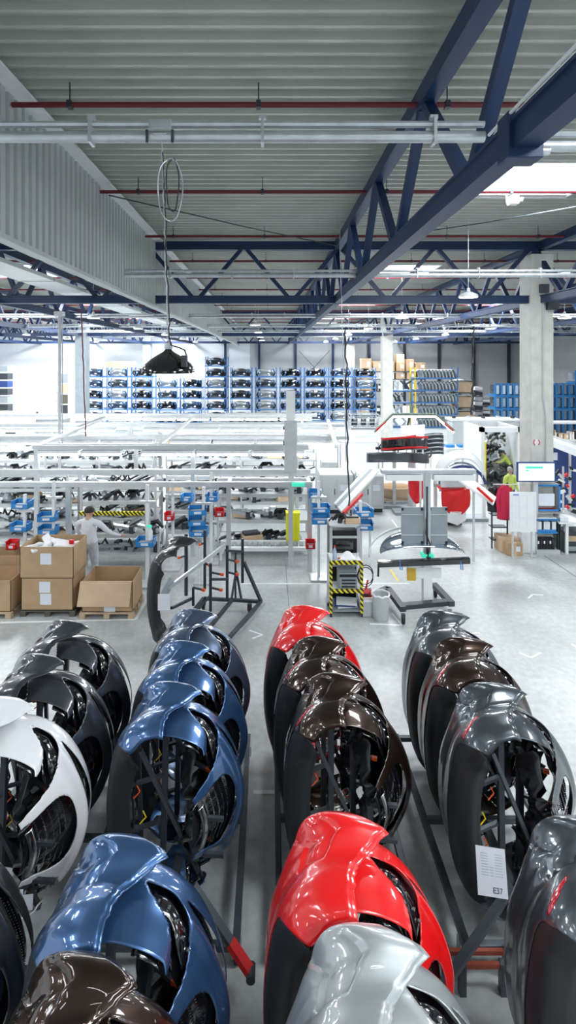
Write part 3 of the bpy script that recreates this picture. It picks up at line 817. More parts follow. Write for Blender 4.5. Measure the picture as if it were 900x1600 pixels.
def stored(kind):
    t = thing('stored_bumper', 'x', 'car bumper', (0, 0, 0))
    cols = {'black': M_gloss, 'grey': PAINT['grey'], 'silver': PAINT['silver'], 'dark': M_valance, 'blue': PAINT['slate']}
    def sh(u, v):
        a = lerp(-1.15, 1.15, u); return (.86 * math.sin(a), -.1 - .55 * math.cos(a) + .12 * math.sin(v * 7), lerp(.18, .80, v) + .07 * math.cos(3 * a))
    MB().grid(sh, 14, 5).build('bumper_shell', cols[kind], t, True, solid=.02)
    MB().bb(.2, .36, -.80, -.70, .34, .46).build('white_spot', M_white, t)  # white blocks stand for highlights and small pale labels on the shell
    MB().bb(-.55, -.42, -.74, -.66, .46, .56).build('white_spot', M_white, t)
    for s in (-1, 1): MB().tube([(s * .72, -.45, .2), (s * .86, -.6, .45), (s * .70, -.6, .8)], .07, 6).build('end_pad', M_black, t, True)
    MB().bb(-.75, -.2, -.78, -.68, .70, .76).build('grey_strip', M_alu, t)
    return t
rk = storage_rack(); sb = {k: stored(k) for k in ('black', 'grey', 'silver', 'dark', 'blue')}
used = {}
rnd = random.Random(11)
levels = [5, 5, 5, 4, 4, 6, 5, 5, 5, 5, 5, 5]
f = YR / F_PX
first_rack = True
for c in range(12):
    x = (125 + 19 + 38.8 * c - VX) * f
    for l in range(levels[c]):
        loc = (x, YR + .75, l * .98 + .02)
        lab = 'blue stacking rack of bumpers, level %s of the %s stack from the grey steel column' % (ORD[l], ORD[c])
        if first_rack: rk.location = loc; rk['label'] = lab; rk['group'] = 'blue bumper racks along the end wall'; first_rack = False
        else: copy_tree(rk, None, loc, 0, lab, 'blue bumper racks along the end wall')
        k = rnd.choice(['black', 'black', 'dark', 'grey', 'blue', 'silver'] if c not in (6, 7) else ['silver', 'grey', 'silver', 'dark'])
        cl = '%s bumper in rack level %s of the %s stack from the grey column' % ({'black': 'glossy black', 'grey': 'grey', 'silver': 'silver', 'dark': 'matt black', 'blue': 'slate blue'}[k], ORD[l], ORD[c])
        s = sb[k]; loc = (x + rnd.uniform(-.05, .05), YR + .75, l * .98 + .02)
        if k not in used: used[k] = 1; s.location = loc; s['label'] = cl; s['group'] = 'bumpers lying in the blue racks'
        else: copy_tree(s, None, loc, rnd.choice((0, 0, .03)), cl, 'bumpers lying in the blue racks')
# empty low cages in front of the racks
def cage(px0, px1, d, h, lab, m=None):
    m = m or M_lgrey
    x0, x1 = (px0 - VX) * d / F_PX, (px1 - VX) * d / F_PX
    t = thing('wire_cage', lab, 'cage', (x0, d, 0)); o = (x0, d, 0)
    for x in (x0, x1):
        for y in (d, d + 1.1): MB(o).bb(x - .04, x + .04, y - .04, y + .04, 0, h).build('post', m, t)
    for z in [h * k / 4 for k in range(1, 5)]:
        mb = MB(o); mb.bb(x0, x1, d - .02, d + .02, z - .03, z + .03); mb.bb(x0, x1, d + 1.08, d + 1.12, z - .03, z + .03); mb.bb(x0 - .02, x0 + .02, d, d + 1.1, z - .03, z + .03); mb.bb(x1 - .02, x1 + .02, d, d + 1.1, z - .03, z + .03)
        mb.build('rail', m, t)
    for k in range(int((x1 - x0) / .35)):
        x = x0 + .2 + k * .35
        def hump(u, v): return (x + .3 * v + .05 * math.sin(u * 5), d + .1 + u * .9, .2 + h * .55 * math.sin(PI * u) ** .6)
        MB(o).grid(hump, 8, 2).build('shell', PAINT['silver'] if k % 2 else M_dark, t, True, solid=.02)
    return t
cage(245, 312, 43, 1.3, 'low cage of nested grey shells before the blue racks, by the pendant lamp', M_rackb)
cage(548, 592, 41, 1.2, 'low white cage of grey shells right of the blue racks')
cage(355, 440, 44, .9, 'low cage of grey shells before the tall middle rack stacks')

# ---- pallet racking with cartons against the end wall
def shelf_unit(x0, x1, y, zs, depth, label, m=M_dark, cat='shelf', pw=.1, mp=None):
    t = thing('storage_shelf', label, cat, (x0, y, 0)); o = (x0, y, 0); zt = zs[-1] + .15
    n = max(1, round((x1 - x0) / 2.8)); mp = mp or m
    for k in range(n + 1):
        x = lerp(x0, x1, k / n)
        for yy in (y, y + depth): MB(o).bb(x - pw / 2, x + pw / 2, yy - pw / 2, yy + pw / 2, 0, zt).build('upright', mp, t)
    for z in zs: MB(o).bb(x0, x1, y, y + depth, z - .08, z).build('shelf_board', m, t, bevel=.01)
    return t
def carton(c, s, label, m=M_card, group=None, rot=0, tape=True):
    t = thing('cardboard_box', label, 'box', (c[0], c[1], c[2]), rot, group)
    MB().bb(-s[0] / 2, s[0] / 2, -s[1] / 2, s[1] / 2, 0, s[2]).build('carton', m, t, bevel=.01)
    if tape: MB().bb(-.04, .04, -s[1] / 2 - .004, s[1] / 2 + .004, .0, s[2] + .004).build('tape_strip', M_cardl, t)
    MB().bb(s[0] * .05, s[0] * .35, -s[1] / 2 - .006, -s[1] / 2, s[2] * .35, s[2] * .75).build('label_sheet', M_paper, t)
    return t
d = 50.0; g = d / F_PX
sx0, sx1 = (556 - VX) * g, (664 - VX) * g
zsh = [EYE - (y - HZ) * g for y in (632, 611, 592, 580)]
shelf_unit(sx0, sx1, d, [.3] + zsh[1:], 1.2, 'dark pallet racking filled with cartons against the end wall')
rnd = random.Random(3); n = 0
proto_c = {}
for li, z in enumerate([.3] + zsh[1:]):
    x = sx0 + .5; hmax = [.9, 1.0, .75, 1.25][li]; k = 0
    while x < sx1 - .5:
        wdt = rnd.uniform(.8, 1.15); h = rnd.uniform(.65, 1) * hmax
        lab = 'carton on shelf %s of the racking at the end wall, %s along' % (ORD[li], ORD[k])
        carton((x + wdt / 2, d + .55, z + .005), (wdt * .9, .9, h), lab, rnd.choice((M_card, M_cardl, M_cardl, M_white, M_black)) if li < 3 else rnd.choice((M_cardl, M_card)), 'cartons in the end wall racking')
        if li == 3 and k in (3, 6, 7): carton((x + wdt / 2, d + .55, z + .01 + h), (wdt * .85, .85, .8), 'upper carton stacked on the top shelf at the end wall, %s along' % ORD[k], M_cardl, 'cartons in the end wall racking')
        x += wdt + .08; k += 1
# ---- stacks of nested silver shells on blue racks
d = 42.0; g = d / F_PX
x0, x1 = (648 - VX) * g, (714 - VX) * g
def nest_shell():
    t = thing('nested_shell', 'x', 'car bumper', (0, 0, 0), 0)
    def sh(u, v):
        a = lerp(-.2, PI * .75, u); return (.35 * math.cos(a) - v * .12, -.1 + lerp(-.6, .6, v), .12 + .62 * math.sin(a))
    MB().grid(sh, 10, 3).build('shell', M_lgrey, t, True, solid=.02)
    return t
ns = nest_shell(); fst = True
for l in range(5):
    z = l * 1.0
    t = thing('shell_rack', 'blue flat rack carrying nested silver shells, level %s of the tall stack' % ORD[l], 'rack', ((x0 + x1) / 2, d + .6, z), 0, 'shell racks')
    hw = (x1 - x0) / 2
    MB().bb(-hw, hw, -.75, .75, .02, .12).build('base_frame', M_rackb, t)
    for sx in (-1, 1):
        for sy in (-1, 1): MB().bb(sx * hw - .05, sx * hw + .05, sy * .72 - .05, sy * .72 + .05, .1, .98).build('post', M_rackb if sx > 0 else M_yellow, t)
    for k in range(11):
        loc = (x0 + .35 + (x1 - x0 - .7) * k / 10, d + .6, z + .04); lab = 'silver shell %s from the yellow posts, rack level %s' % (ORD[k], ORD[l])
        if fst: ns.location = loc; ns['label'] = lab; ns['group'] = 'nested silver shells'; fst = False
        else: copy_tree(ns, None, loc, 0, lab, 'nested silver shells')
# dark mixed stack on the left of them
for l in range(4):
    t = thing('part_rack', 'open rack of dark dismounted parts beside the silver shells, level %s' % ORD[l], 'rack', (x0 - 1.2, d + .5, l * 1.0))
    MB().bb(-1.1, 1.0, -.6, .6, .0, .08).build('base_frame', M_rackb, t)
    rr = random.Random(40 + l)
    for q in range(6):
        c = (rr.uniform(-.8, .8), rr.uniform(-.5, .3), .15)
        MB().tube([c, (c[0] + rr.uniform(-.3, .3), c[1], .5), (c[0] + rr.uniform(-.5, .5), c[1] - .1, .85)], rr.uniform(.05, .12), 6).build('dark_part', rr.choice((M_dark, M_galv, M_lgrey)), t, True)
    for sx in (-1, .95): MB().bb(sx - .04, sx + .04, -.6, -.52, .05, 1.0).build('post', M_rackb, t)
# tan covered pallets right of silver shells
for l in range(3):
    xx = (728 - VX) * g
    t = thing('covered_pallet', 'beige covered load right of the silver shells, %s from the floor' % ORD[l], 'pallet load', (xx, d + 1, .3 + l * 1.25))
    def dm(u, v): return (lerp(-.85, .85, u), lerp(-.6, .6, v), .95 + .2 * math.sin(PI * u))
    MB().grid(dm, 8, 2).build('cover', M_conc, t, True, solid=.03); MB().bb(-.8, .8, -.55, .55, .1, .95).build('load', M_cardl, t); MB().bb(-.85, .85, -.6, .6, -.0, .1).build('pallet_base', M_wooddk, t)
# ---- blue crates right, seen on both sides of the first column
def crate():
    t = thing('blue_crate', 'x', 'crate', (0, 0, 0))
    MB().bb(-1, 1, -.6, .6, .0, .12).build('base_frame', M_bin, t)
    MB().bb(-.97, .97, -.60, -.55, .9, .98).build('top_rail', M_bin, t)
    for k in range(5):
        x = -.95 + k * .475; MB().bb(x - .06, x + .06, -.62, -.54, .1, 1.0).build('post', M_bin, t)
    MB().bb(-.9, .9, -.45, .5, .15, .85).build('load', M_glass, t, bevel=.03)
    return t
cr = crate(); fst = True
def put_crate(loc, lab, g_=None):
    global fst
    if fst: cr.location = loc; cr['label'] = lab; fst = False
    else: copy_tree(cr, None, loc, 0, lab, g_)
d = 38.0; g = d / F_PX
for c, px in enumerate((795, 838, 881, 921)):
    for l in range((4, 4, 4, 5)[c]):
        if c == 1: continue
        put_crate(((px - VX) * g, d + .7, l * .95), 'blue crate, level %s of the blue stack %s' % (ORD[l], ('left of the near concrete column', '', 'just right of the near concrete column', 'at the picture side')[c]), 'blue crates by the columns')
# dark timber stacks behind
for i, (px, w_, h_) in enumerate(((748, 12, 62), (762, 14, 48), (893, 10, 60), (870, 14, 70), (884, 12, 40))):
    d_ = 44.0; g_ = d_ / F_PX; x = (px - VX) * g_
    t = thing('pallet_stack', '%s stack of flat dark trays by the far wall near the right column' % ORD[i], 'stack', (x, d_, 0))
    for k in range(8):
        MB().bb(-w_ * g_ / 2, w_ * g_ / 2, 0, 1.1, k * h_ * g_ / 8, (k + .6) * h_ * g_ / 8).build('tray', (M_dark, M_white, M_lgrey)[(k + i) % 3], t)
# left: tall dark rack, yellow block and machine by the white wall
d = 47.0; g = d / F_PX
t = thing('tray_rack', 'tall rack of dark trays at the left of the white wall', 'rack', ((-2 - VX) * g, d, 0))
for k in range(6):
    MB().bb(-1.2, .8, 0, 1, .9 + k * .72, 1.45 + k * .72).build('tray', (M_dark, M_grey, M_dark, M_navy)[k % 4], t, bevel=.02)
MB().bb(-1.2, .8, 0, 1, .0, .9).build('base', M_dark, t)
t = thing('stacker_truck', 'yellow and black stacker truck parked before the white wall', 'truck', ((10 - VX) * g, d - 3, 0))
MB().bb(-1.2, .1, 0, 1, .25, 1.3).build('body', M_yellow, t, bevel=.08); MB().bb(.15, 1.4, 0, 1, .2, 1.15).build('battery_case', M_dark, t, bevel=.05)
MB().bb(1.4, 4.0, .1, .3, .7, .85).build('fork', M_dark, t, bevel=.02); MB().bb(3.9, 4.15, .1, .3, .3, 1.1).build('fork_stop', M_dark, t)
for x in (-.9, 1.0): MB().lathe([(.25, 0), (.25, .2)], (x, 0, .25), 16, 'Y').build('wheel', M_rubber, t, True)
t = thing('notice_board', 'dark framed notice boards beside the grey steel column', 'board', ((97 - VX) * g, d, 0))
for k in range(4): MB().bb(-.35, .5, 0, .08, .6 + k * .95, 1.45 + k * .95).build('panel', (M_dark, M_wooddk, M_cardl, M_grey)[k], t)
MB().bb(-.4, -.34, 0, .08, 0, 4.6).build('board_post', M_dark, t)
carton((((186 - VX) * YR / F_PX), YR + .7, 4.93), (2.4, 1, .5), 'flat brown carton lying on top of the blue racks', M_cardl)
# wall posts and cross bracing on the grey end wall
for px in (352, 405, 462, 520, 577, 632, 686, 740, 795, 850):
    x = (px - VX) * 55.8 / F_PX
    s = MB().bb(x - .12, x + .12, 55.62, 55.95, 0, ROOF - .3).build('wall_post_' + 'far', M_dark if px > 600 else M_blue); s.name = 'trim_%d' % (px // 50); struct(s)
t = thing('cross_bracing', 'thin crossed wind bracing rods on the grey end wall', 'bracing', ((490 - VX) * 55.5 / F_PX, 55.5, 4.9))
a, b, c_, e = P(467, 548, 55.5), P(515, 600, 55.5), P(515, 548, 55.5), P(467, 600, 55.5); oo = t.location
MB(oo).tube([a, b], .03, 5).build('rod', M_dark, t); MB(oo).tube([c_, e], .03, 5).build('rod', M_dark, t)

# ================================================================ HANGING SUPPLY CABLES
def hang(px, d, z1, z0, r, m, lab, wob=.03, px2=None):
    a = P(px, 400, d); a.z = z1; b = a.copy(); b.z = z0
    if px2: b.x = P(px2, 400, d).x
    tag(MB(b).tube(jit(a, b, 24, wob, int(px)), r, 6).build('hanging_cable', m, None, True), lab, 'cable')
hang(530, 13.0, ROOF, 3.0, .012, M_galv, 'thin pale supply cable hanging to the tilted fixture', .008, 541)
hang(540, 12.6, 6.4, 2.0, .02, M_cable, 'dark supply cable hanging above the black tool cart', .03, 545)
hang(127, 16.0, 7.2, 3.2, .02, M_rcable, 'dark red supply cable hanging before the blue racks', .01, 134)
hang(740, 26.0, 7.3, 2.8, .05, M_cable, 'thick dark cable hanging near the grey shelf at the far side', .05, 737)
t = thing('supply_pole', 'white vertical supply pole rising from the assembly line', 'pole', (P(93, 640, 16.5).x, 16.5, 0))
MB().tube([(0, 0, 0), (0, 0, 7.1)], .05, 10).build('pole_tube', M_alu, t, True); MB().bb(-.14, .14, -.1, .1, 7.0, 7.15).build('pole_head', M_white, t); MB().tube([(.09, 0, 2.8), (.09, 0, 7.0)], .02, 6).build('cable', M_lgrey, t)
# ================================================================ ASSEMBLY LINES WITH LIGHT GANTRIES
def gantry(y, z, x0, x1, lab, tubes=True, posts=(), tube_runs=()):
    """horizontal aluminium light gantry across the hall; tube lights hang beneath"""
    t = thing('light_gantry', lab, 'gantry', (x0, y, 0)); o = (x0, y, 0)
    MB(o).bb(x0, x1, y - .05, y + .05, z + .12, z + .24).build('upper_beam', M_alu, t)
    MB(o).bb(x0, x1, y + .25, y + .33, z + .16, z + .24).build('rear_beam', M_white, t)
    for x in posts: MB(o).bb(x - .06, x + .06, y - .06, y + .06, 0, z + .14).build('post', M_alu, t, bevel=.005)
    for (a, b) in tube_runs:
        n = max(1, round((b - a) / 1.55)); L = (b - a) / n
        for k in range(n):
            xa = a + k * L + .04; xb = a + (k + 1) * L - .04
            h = MB(o).bb(xa, xb, y - .16, y + .16, z + .02, z + .10).build('light_fitting', M_white, t)
            for s in (-.09, .09): MB(o).tube([(xa + .03, y + s, z - .01), (xb - .03, y + s, z - .01)], .03, 6).build('tube', M_tube, h)
    return t
gantry(14.6, 2.92, -6.75, 1.1, 'white light gantry over the front assembly line, with the brightest tubes', posts=(-6.65, -2.2, .62), tube_runs=((-6.6, -4.2), (-3.7, 1.0)))
gantry(17.2, 2.80, -9.6, 2.6, 'white light gantry over the middle assembly line', posts=(-9.4, -4.5, .9), tube_runs=((-9.3, -3.9), (-3.4, 2.4)))
gantry(20.0, 2.85, -11.5, 2.9, 'white light gantry over the rear assembly line', posts=(-11.3, -5.5, 1.2), tube_runs=((-11.2, -6.0), (-5.0, 2.6)))
gantry(24.0, 2.8, -13.6, 2.2, 'white light gantry furthest back before the empty floor', posts=(-13.4, -6.5, 1.5), tube_runs=((-9.2, 2.0),))
for (x, y0, y1, z, lab) in ((-6.7, 14.6, 19.8, 3.1, 'left sloping white beam linking the light gantries'), (-3.25, 14.6, 20.0, 3.1, 'middle white beam linking the light gantries'), (1.95, 15.0, 19.5, 3.05, 'right white beam linking the light gantries')):
    t = thing('gantry_link', lab, 'beam', (x, y0, z)); MB((x, y0, z)).bar((x, y0, z), (x + .25, y1, z + .25), .22 if x < -6 else .12, .09).build('beam_profile', M_white, t, bevel=.01)
    if x < -6: MB((x, y0, z)).tube([(x + .1, y0 + 3, z + .2), (x + .3, y1 - .1, z + .3)], .05, 8).build('support_tube', M_lgrey, t, True)
# square grey control column in the middle
t = thing('control_column', 'white square control column rising above the light gantries', 'column', (P(454, 700, 13.9).x, 13.9, 0))
MB().bb(-.06, .06, -.06, .06, 0, 2.6).build('lower_post', M_alu, t); MB().bb(-.17, .17, -.12, .12, 2.55, 3.95).build('control_box', M_lgrey, t, bevel=.01); MB().bb(-.12, .12, -.08, .08, 3.95, 4.75).build('upper_post', M_white, t)
for z in (2.9, 3.3, 3.7): MB().bb(-.2, -.17, -.08, .08, z, z + .08).build('switch', M_dark, t)

rnd = random.Random(21)
PART_M = [M_dark, M_black, M_grey, M_black, M_galv, M_white, M_dark]
def part_a():     # small bent bracket / trim piece kinds that lie on the flow racks
    t = thing('trim_part', 'x', 'part', (0, 0, 0)); MB().tube([(-.13, 0, .03), (-.05, .02, .10), (.06, 0, .12), (.13, -.02, .03)], [.02, .035, .035, .02], 6).build('bent_shell', M_black, t, True)
    MB().bb(-.03, .03, -.05, .05, 0, .08).build('foot', M_dark, t); return t
def part_b():
    t = thing('lamp_part', 'x', 'part', (0, 0, 0)); MB().lathe([(.0, -.02), (.07, 0), (.085, .05), (.05, .12), (0, .13)], (0, 0, .02), 10).build('housing', M_galv, t, True)
    MB().bb(-.1, .1, -.03, .03, .0, .03).build('bracket', M_dark, t); return t
def part_c():
    t = thing('grille_part', 'x', 'part', (0, 0, 0)); MB().bar((-.16, 0, .02), (.16, .0, .16), .12, .03).build('panel', M_dark, t); MB().bb(-.15, -.1, -.05, .05, 0, .06).build('clip', M_white, t); return t
def part_d():
    t = thing('harness_part', 'x', 'part', (0, 0, 0)); MB().tube([(-.12, .02, .02), (-.04, -.03, .13), (.03, .03, .05), (.1, -.02, .16), (.14, .02, .03)], .018, 6).build('loop', M_cable, t, True)
    MB().bb(.08, .15, -.03, .03, 0, .06).build('plug', M_grey, t); return t
def part_e():
    t = thing('bumper_beam', 'x', 'part', (0, 0, 0)); MB().tube([(-.3, .0, .05), (-.15, -.03, .08), (.1, -.03, .08), (.3, 0, .05)], .035, 6).build('beam_tube', M_galv, t, True)
    for s in (-.28, .22): MB().bb(s, s + .06, -.05, .05, 0, .1).build('end_plate', M_dark, t)
    return t
def part_f():
    t = thing('parts_tray', 'x', 'tray', (0, 0, 0)); MB().bb(-.14, .14, -.1, .1, 0, .1).build('tray_body', M_cardl, t, bevel=.01); MB().bb(-.11, .11, -.07, .07, .1, .13).build('contents', M_dark, t)
    return t
PARTS = [(part_a(), 'bent black trim part'), (part_b(), 'round grey lamp housing'), (part_c(), 'dark slanted grille panel'), (part_d(), 'looped black wiring harness'), (part_e(), 'long grey bumper beam'), (part_f(), 'tan parts tray')]
pused = set(); n_parts = 0
WN = {}
def put_part(loc, where, s=1.0):
    global n_parts
    if n_parts > 900: return
    s *= 1.45
    i = rnd.choice((0, 0, 1, 2, 2, 3, 3, 4, 4, 5)); p, lab = PARTS[i]; n_parts += 1
    WN[(i, where)] = WN.get((i, where), -1) + 1; L = '%s, %s along %s' % (lab, ORD[min(19, WN[(i, where)])], where); g_ = lab + ' row along ' + where
    if i not in pused: pused.add(i); o = p; o.location = loc; o['label'] = L; o['group'] = g_; o.rotation_euler = (0, 0, rnd.uniform(-.5, .5))
    else: o = copy_tree(p, None, loc, rnd.uniform(-.6, .6), L, g_)
    q = s * rnd.uniform(.8, 1.3); o.scale = (q, q, q)
ZL = ['lowest', 'second', 'third', 'top', 'fifth']
def flow_rack(x0, x1, y, depth, zs, lab, short, slope=.10, fill=.9, m=M_alu, step=.2, beams=True, wheels=False):
    t = thing('flow_rack', lab, 'rack', (x0, y, 0)); o = (x0, y, 0); zt = zs[-1] + .45
    n = max(1, round((x1 - x0) / 2.2))
    for k in range(n + 1):
        x = lerp(x0, x1, k / n)
        for yy in (y, y + depth): MB(o).bb(x - .03, x + .03, yy - .03, yy + .03, .0 if not wheels else .12, zt).build('upright', m, t)
        if wheels: MB(o).lathe([(.06, -.02), (.06, .02)], (x, y, .06), 14, 'X').build('caster', M_rubber, t, True)
    for li, z in enumerate(zs):
        R = []
        mb = MB(o); mb.bar((x0, y + .02, z), (x1, y + .02, z), .05, .09); mb.build('front_rail', m, t)
        MB(o).bar((x0, y + depth, z + slope), (x1, y + depth, z + slope), .05, .07).build('rear_rail', m, t)
        vs = [(x0, y + .03, z), (x1, y + .03, z), (x1, y + depth, z + slope), (x0, y + depth, z + slope)]
        MB(o).add([Vector(v) + Vector((0, 0, dz_)) for dz_ in (0, .012) for v in vs], [(0, 3, 2, 1), (4, 5, 6, 7), (0, 1, 5, 4), (1, 2, 6, 5), (2, 3, 7, 6), (3, 0, 4, 7)]).build('shelf', M_lgrey if m is M_alu else m, t)
        x = x0 + .2
        while x < x1 - .15:
            if rnd.random() < fill:
                yy = y + rnd.uniform(.15, depth * .5); put_part((x, yy, z + .02 + slope * (yy - y) / depth), 'the %s shelf, %s' % (ZL[min(li, 4)], short), 1.15)
            x += step * rnd.uniform(.8, 1.3)
    if beams: MB(o).bar((x0, y - .02, zt), (x1, y - .02, zt), .07, .12).build('top_beam', m, t)
    return t
# front overhead double beam with its posts (the two long grey rails in front of the lines)
t = thing('overhead_frame', 'long double grey aluminium rail frame in front of the assembly lines', 'frame', (-7.7, 13.6, 0)); o = (-7.7, 13.6, 0)
for (yy, z) in ((13.6, 2.22), (14.2, 2.42)): MB(o).bb(-7.9, 1.12, yy - .05, yy + .05, z, z + .14).build('long_rail', M_alu, t, bevel=.005)
for x in (-7.6, -5.35, -3.25, -1.1, 1.05):
    MB(o).bb(x - .06, x + .06, 13.54, 13.66, 0, 2.3).build('post', M_alu, t); MB(o).bb(x - .05, x + .05, 13.6, 14.2, 2.25, 2.33).build('cross_tie', M_alu, t)
flow_rack(-8.2, -5.9, 14.9, .9, [.35, .85, 1.35, 1.8], 'flow rack of small parts beyond the cardboard box stack', 'rack beyond the box stack')
flow_rack(-5.6, -3.4, 15.2, .9, [.35, .85, 1.35, 1.8], 'flow rack of small parts facing the white-shirted worker', 'rack facing the worker')
flow_rack(-3.1, -1.8, 15.4, .9, [.4, 1.0, 1.6], 'narrow flow rack between the worker and the yellow container rack', 'narrow middle rack')
flow_rack(-1.5, 1.1, 14.7, .8, [.28, .95, 1.7], 'wheeled parts rack holding the yellow container', 'yellow container rack', wheels=True, m=M_alu)
flow_rack(-9.6, -4.0, 17.6, 1.0, [.6, 1.1, 1.6, 2.1], 'long flow rack under the middle gantry, by the supply pole', 'long middle rack by the pole', step=.3)
flow_rack(-3.6, 1.6, 17.8, 1.0, [.6, 1.1, 1.6, 2.1], 'long flow rack under the middle gantry, near the control column', 'long middle rack by the control column', step=.3)
flow_rack(-11.5, -4.6, 20.6, 1.0, [.9, 1.5, 2.1], 'long flow rack under the rear gantry, by the grey column', 'rear rack by the grey column', step=.38)
flow_rack(-4.2, 1.2, 20.8, 1.0, [.9, 1.5, 2.1], 'long flow rack under the rear gantry, near the grey cabinets', 'rear rack near the cabinets', step=.38)
# hazard striped barrier beam before the worker
hz = thing('barrier_beam', 'yellow and black striped barrier beam in front of the worker', 'barrier', (-5.3, 14.5, 1.25))
MB((-5.3, 14.5, 1.25)).bb(-5.4, -3.4, 14.46, 14.54, 1.2, 1.3).build('striped_beam', M_haz, hz)
for x in (-5.35, -3.45): MB((-5.3, 14.5, 1.25)).bb(x - .03, x + .03, 14.47, 14.53, 0, 1.25).build('support', M_alu, hz)
# work bench in front of the worker
t = thing('work_bench', 'low steel work bench before the white-shirted worker', 'bench', (-4.0, 14.0, 0)); o = (-4.0, 14.0, 0)
MB(o).bb(-5.0, -2.95, 13.75, 14.35, .86, .92).build('bench_top', M_alu, t); MB(o).bb(-5.0, -2.95, 13.8, 14.3, .35, .40).build('lower_shelf', M_lgrey, t)
for x in (-4.95, -3.0):
    for y in (13.8, 14.3): MB(o).bb(x - .03, x + .03, y - .03, y + .03, 0, .87).build('leg', M_alu, t)
for k in range(6): put_part((-4.8 + k * .32, 14.0, .92), 'the bench before the worker', 1.2)
for k in range(5): put_part((-4.7 + k * .36, 14.0, .40), 'the space under the bench before the worker', 1.3)
# long light tables / conveyor benches low at the middle (white horizontals)
for i, (x0, x1, y, z) in enumerate(((-1.4, 1.15, 14.0, .42), (-6.9, -5.6, 13.9, .5))):
    t = thing('roller_bench', ('low white roller bench below the yellow container', 'low white roller bench beyond the box stack')[i], 'bench', (x0, y, 0)); o = (x0, y, 0)
    MB(o).bb(x0, x1, y, y + .1, z - .06, z + .04).build('front_beam', M_white, t); MB(o).bb(x0, x1, y + .5, y + .6, z - .06, z + .04).build('rear_beam', M_white, t)
    for x in (x0 + .05, x1 - .05):
        for yy in (y + .05, y + .55): MB(o).bb(x - .03, x + .03, yy - .03, yy + .03, .1, z).build('leg', M_white, t)
    for k in range(int((x1 - x0) / .16)): MB(o).tube([(x0 + .1 + k * .16, y + .1, z), (x0 + .1 + k * .16, y + .5, z)], .03, 8).build('roller', M_galv, t, True)
# yellow container
yc = P(457, 800, 14.6)
t = thing('yellow_container', 'bright yellow upright plastic container on the wheeled rack', 'container', (yc.x, 14.45, .52))
MB().bb(-.19, .19, -.13, .13, 0, .78).build('container_body', M_lemon, t, bevel=.02)
MB().bb(-.20, .20, -.15, .15, .74, .79).build('rim', M_lemon, t)
for x in (-.1, 0, .1): MB().bb(x - .012, x + .012, -.145, -.13, .04, .72).build('rib', M_lemon, t)
# bins
def bin_(c, lab, m=M_bin, s=(.32, .24, .15), rot=0):
    t = thing('storage_bin', lab, 'bin', c, rot); a, b, h = s[0] / 2, s[1] / 2, s[2]; w_ = .012
    mb = MB(); mb.bb(-a, a, -b, b, 0, w_); mb.bb(-a, -a + w_, -b, b, 0, h); mb.bb(a - w_, a, -b, b, 0, h); mb.bb(-a, a, b - w_, b, 0, h); mb.bb(-a, a, -b, -b + w_, 0, h * .62)
    mb.build('bin_body', m, t)
    mb = MB(); mb.bb(-a - .012, a + .012, b - .005, b + .014, h - .02, h); mb.bb(-a - .014, -a, -b, b, h - .02, h); mb.bb(a, a + .014, -b, b, h - .02, h); mb.build('rim', m, t)
    MB().bb(-a * .4, a * .4, -b - .006, -b, h * .2, h * .5).build('label_holder', M_paper, t)
    MB().bb(-a + .03, a - .03, -b + .03, b - .03, w_, h * .5).build('contents', M_lgrey, t, bevel=.02)
    return t
bins = [(35, 793, 12.9, 'upper blue bin on the white post behind the box stack'), (33, 828, 12.9, 'lower blue bin on the white post behind the box stack'),
        (75, 813, 13.0, 'upper blue bin on the post left of the worker'), (76, 833, 13.0, 'lower blue bin on the post left of the worker'), (228, 852, 12.6, 'blue bin on the post right of the worker'),
        (309, 803, 12.8, 'highest blue bin on the post behind the empty trolley'), (308, 820, 12.8, 'middle blue bin on the post behind the empty trolley'), (311, 836, 12.6, 'lowest blue bin on the post behind the empty trolley'),
        (293, 783, 14.0, 'small blue bin high beside the empty trolley post'), (332, 782, 14.0, 'small blue bin high above the empty trolley post'),
        (501, 800, 13.0, 'upper blue bin beside the wheeled yellow container rack'), (501, 817, 12.8, 'lower blue bin beside the wheeled yellow container rack'), (492, 777, 13.4, 'small blue bin at the top of the middle bin post'),
        (568, 806, 12.6, 'upper blue bin right of the black tool cart'), (568, 826, 12.5, 'lower blue bin right of the black tool cart')]
for (px, py, d_, lab) in bins:
    c = P(px, py, d_); bin_((c.x, c.y, c.z), lab, M_bin, (.44, .28, .19) if py > 785 else (.3, .24, .2), rnd.uniform(-.2, .2))
for (px, py, d_, lab) in ((20, 857, 12.4, 'red bin behind the left cardboard box'), (265, 812, 13.6, 'red bin high beyond the right open box'), (343, 806, 13.8, 'red bin at the left end of the yellow container rack'), (485, 856, 13.2, 'red bin on the wheeled rack leg near the black cart')):
    c = P(px, py, d_); bin_((c.x, c.y, c.z), lab, M_redp, (.24, .2, .2))
for (px, y, z, lab) in ((39, 12.95, 2.2, 'white bin post behind the box stack'), (84, 13.1, 2.5, 'white bin post left of the worker'), (230, 12.7, 2.5, 'white bin post right of the worker'), (318, 12.9, 2.4, 'white bin post behind the empty trolley'), (498, 13.1, 2.5, 'white bin post beside the yellow container'), (563, 12.7, 2.1, 'white bin post right of the black tool cart'), (270, 13.7, 2.4, 'white post carrying the red bin'), (330, 14.1, 2.5, 'white post near the yellow container rack')):
    x = (px - VX) * y / F_PX
    t = thing('bin_post', lab, 'post', (x, y, 0)); MB().bb(-.035, .035, -.035, .035, .05, z).build('post_profile', M_white, t, bevel=.004)
    MB().bb(-.22, .22, -.22, .22, 0, .05).build('base_plate', M_alu, t); MB().bb(-.2, .2, -.04, .04, z - .45, z - .4).build('cross_bar', M_alu, t)
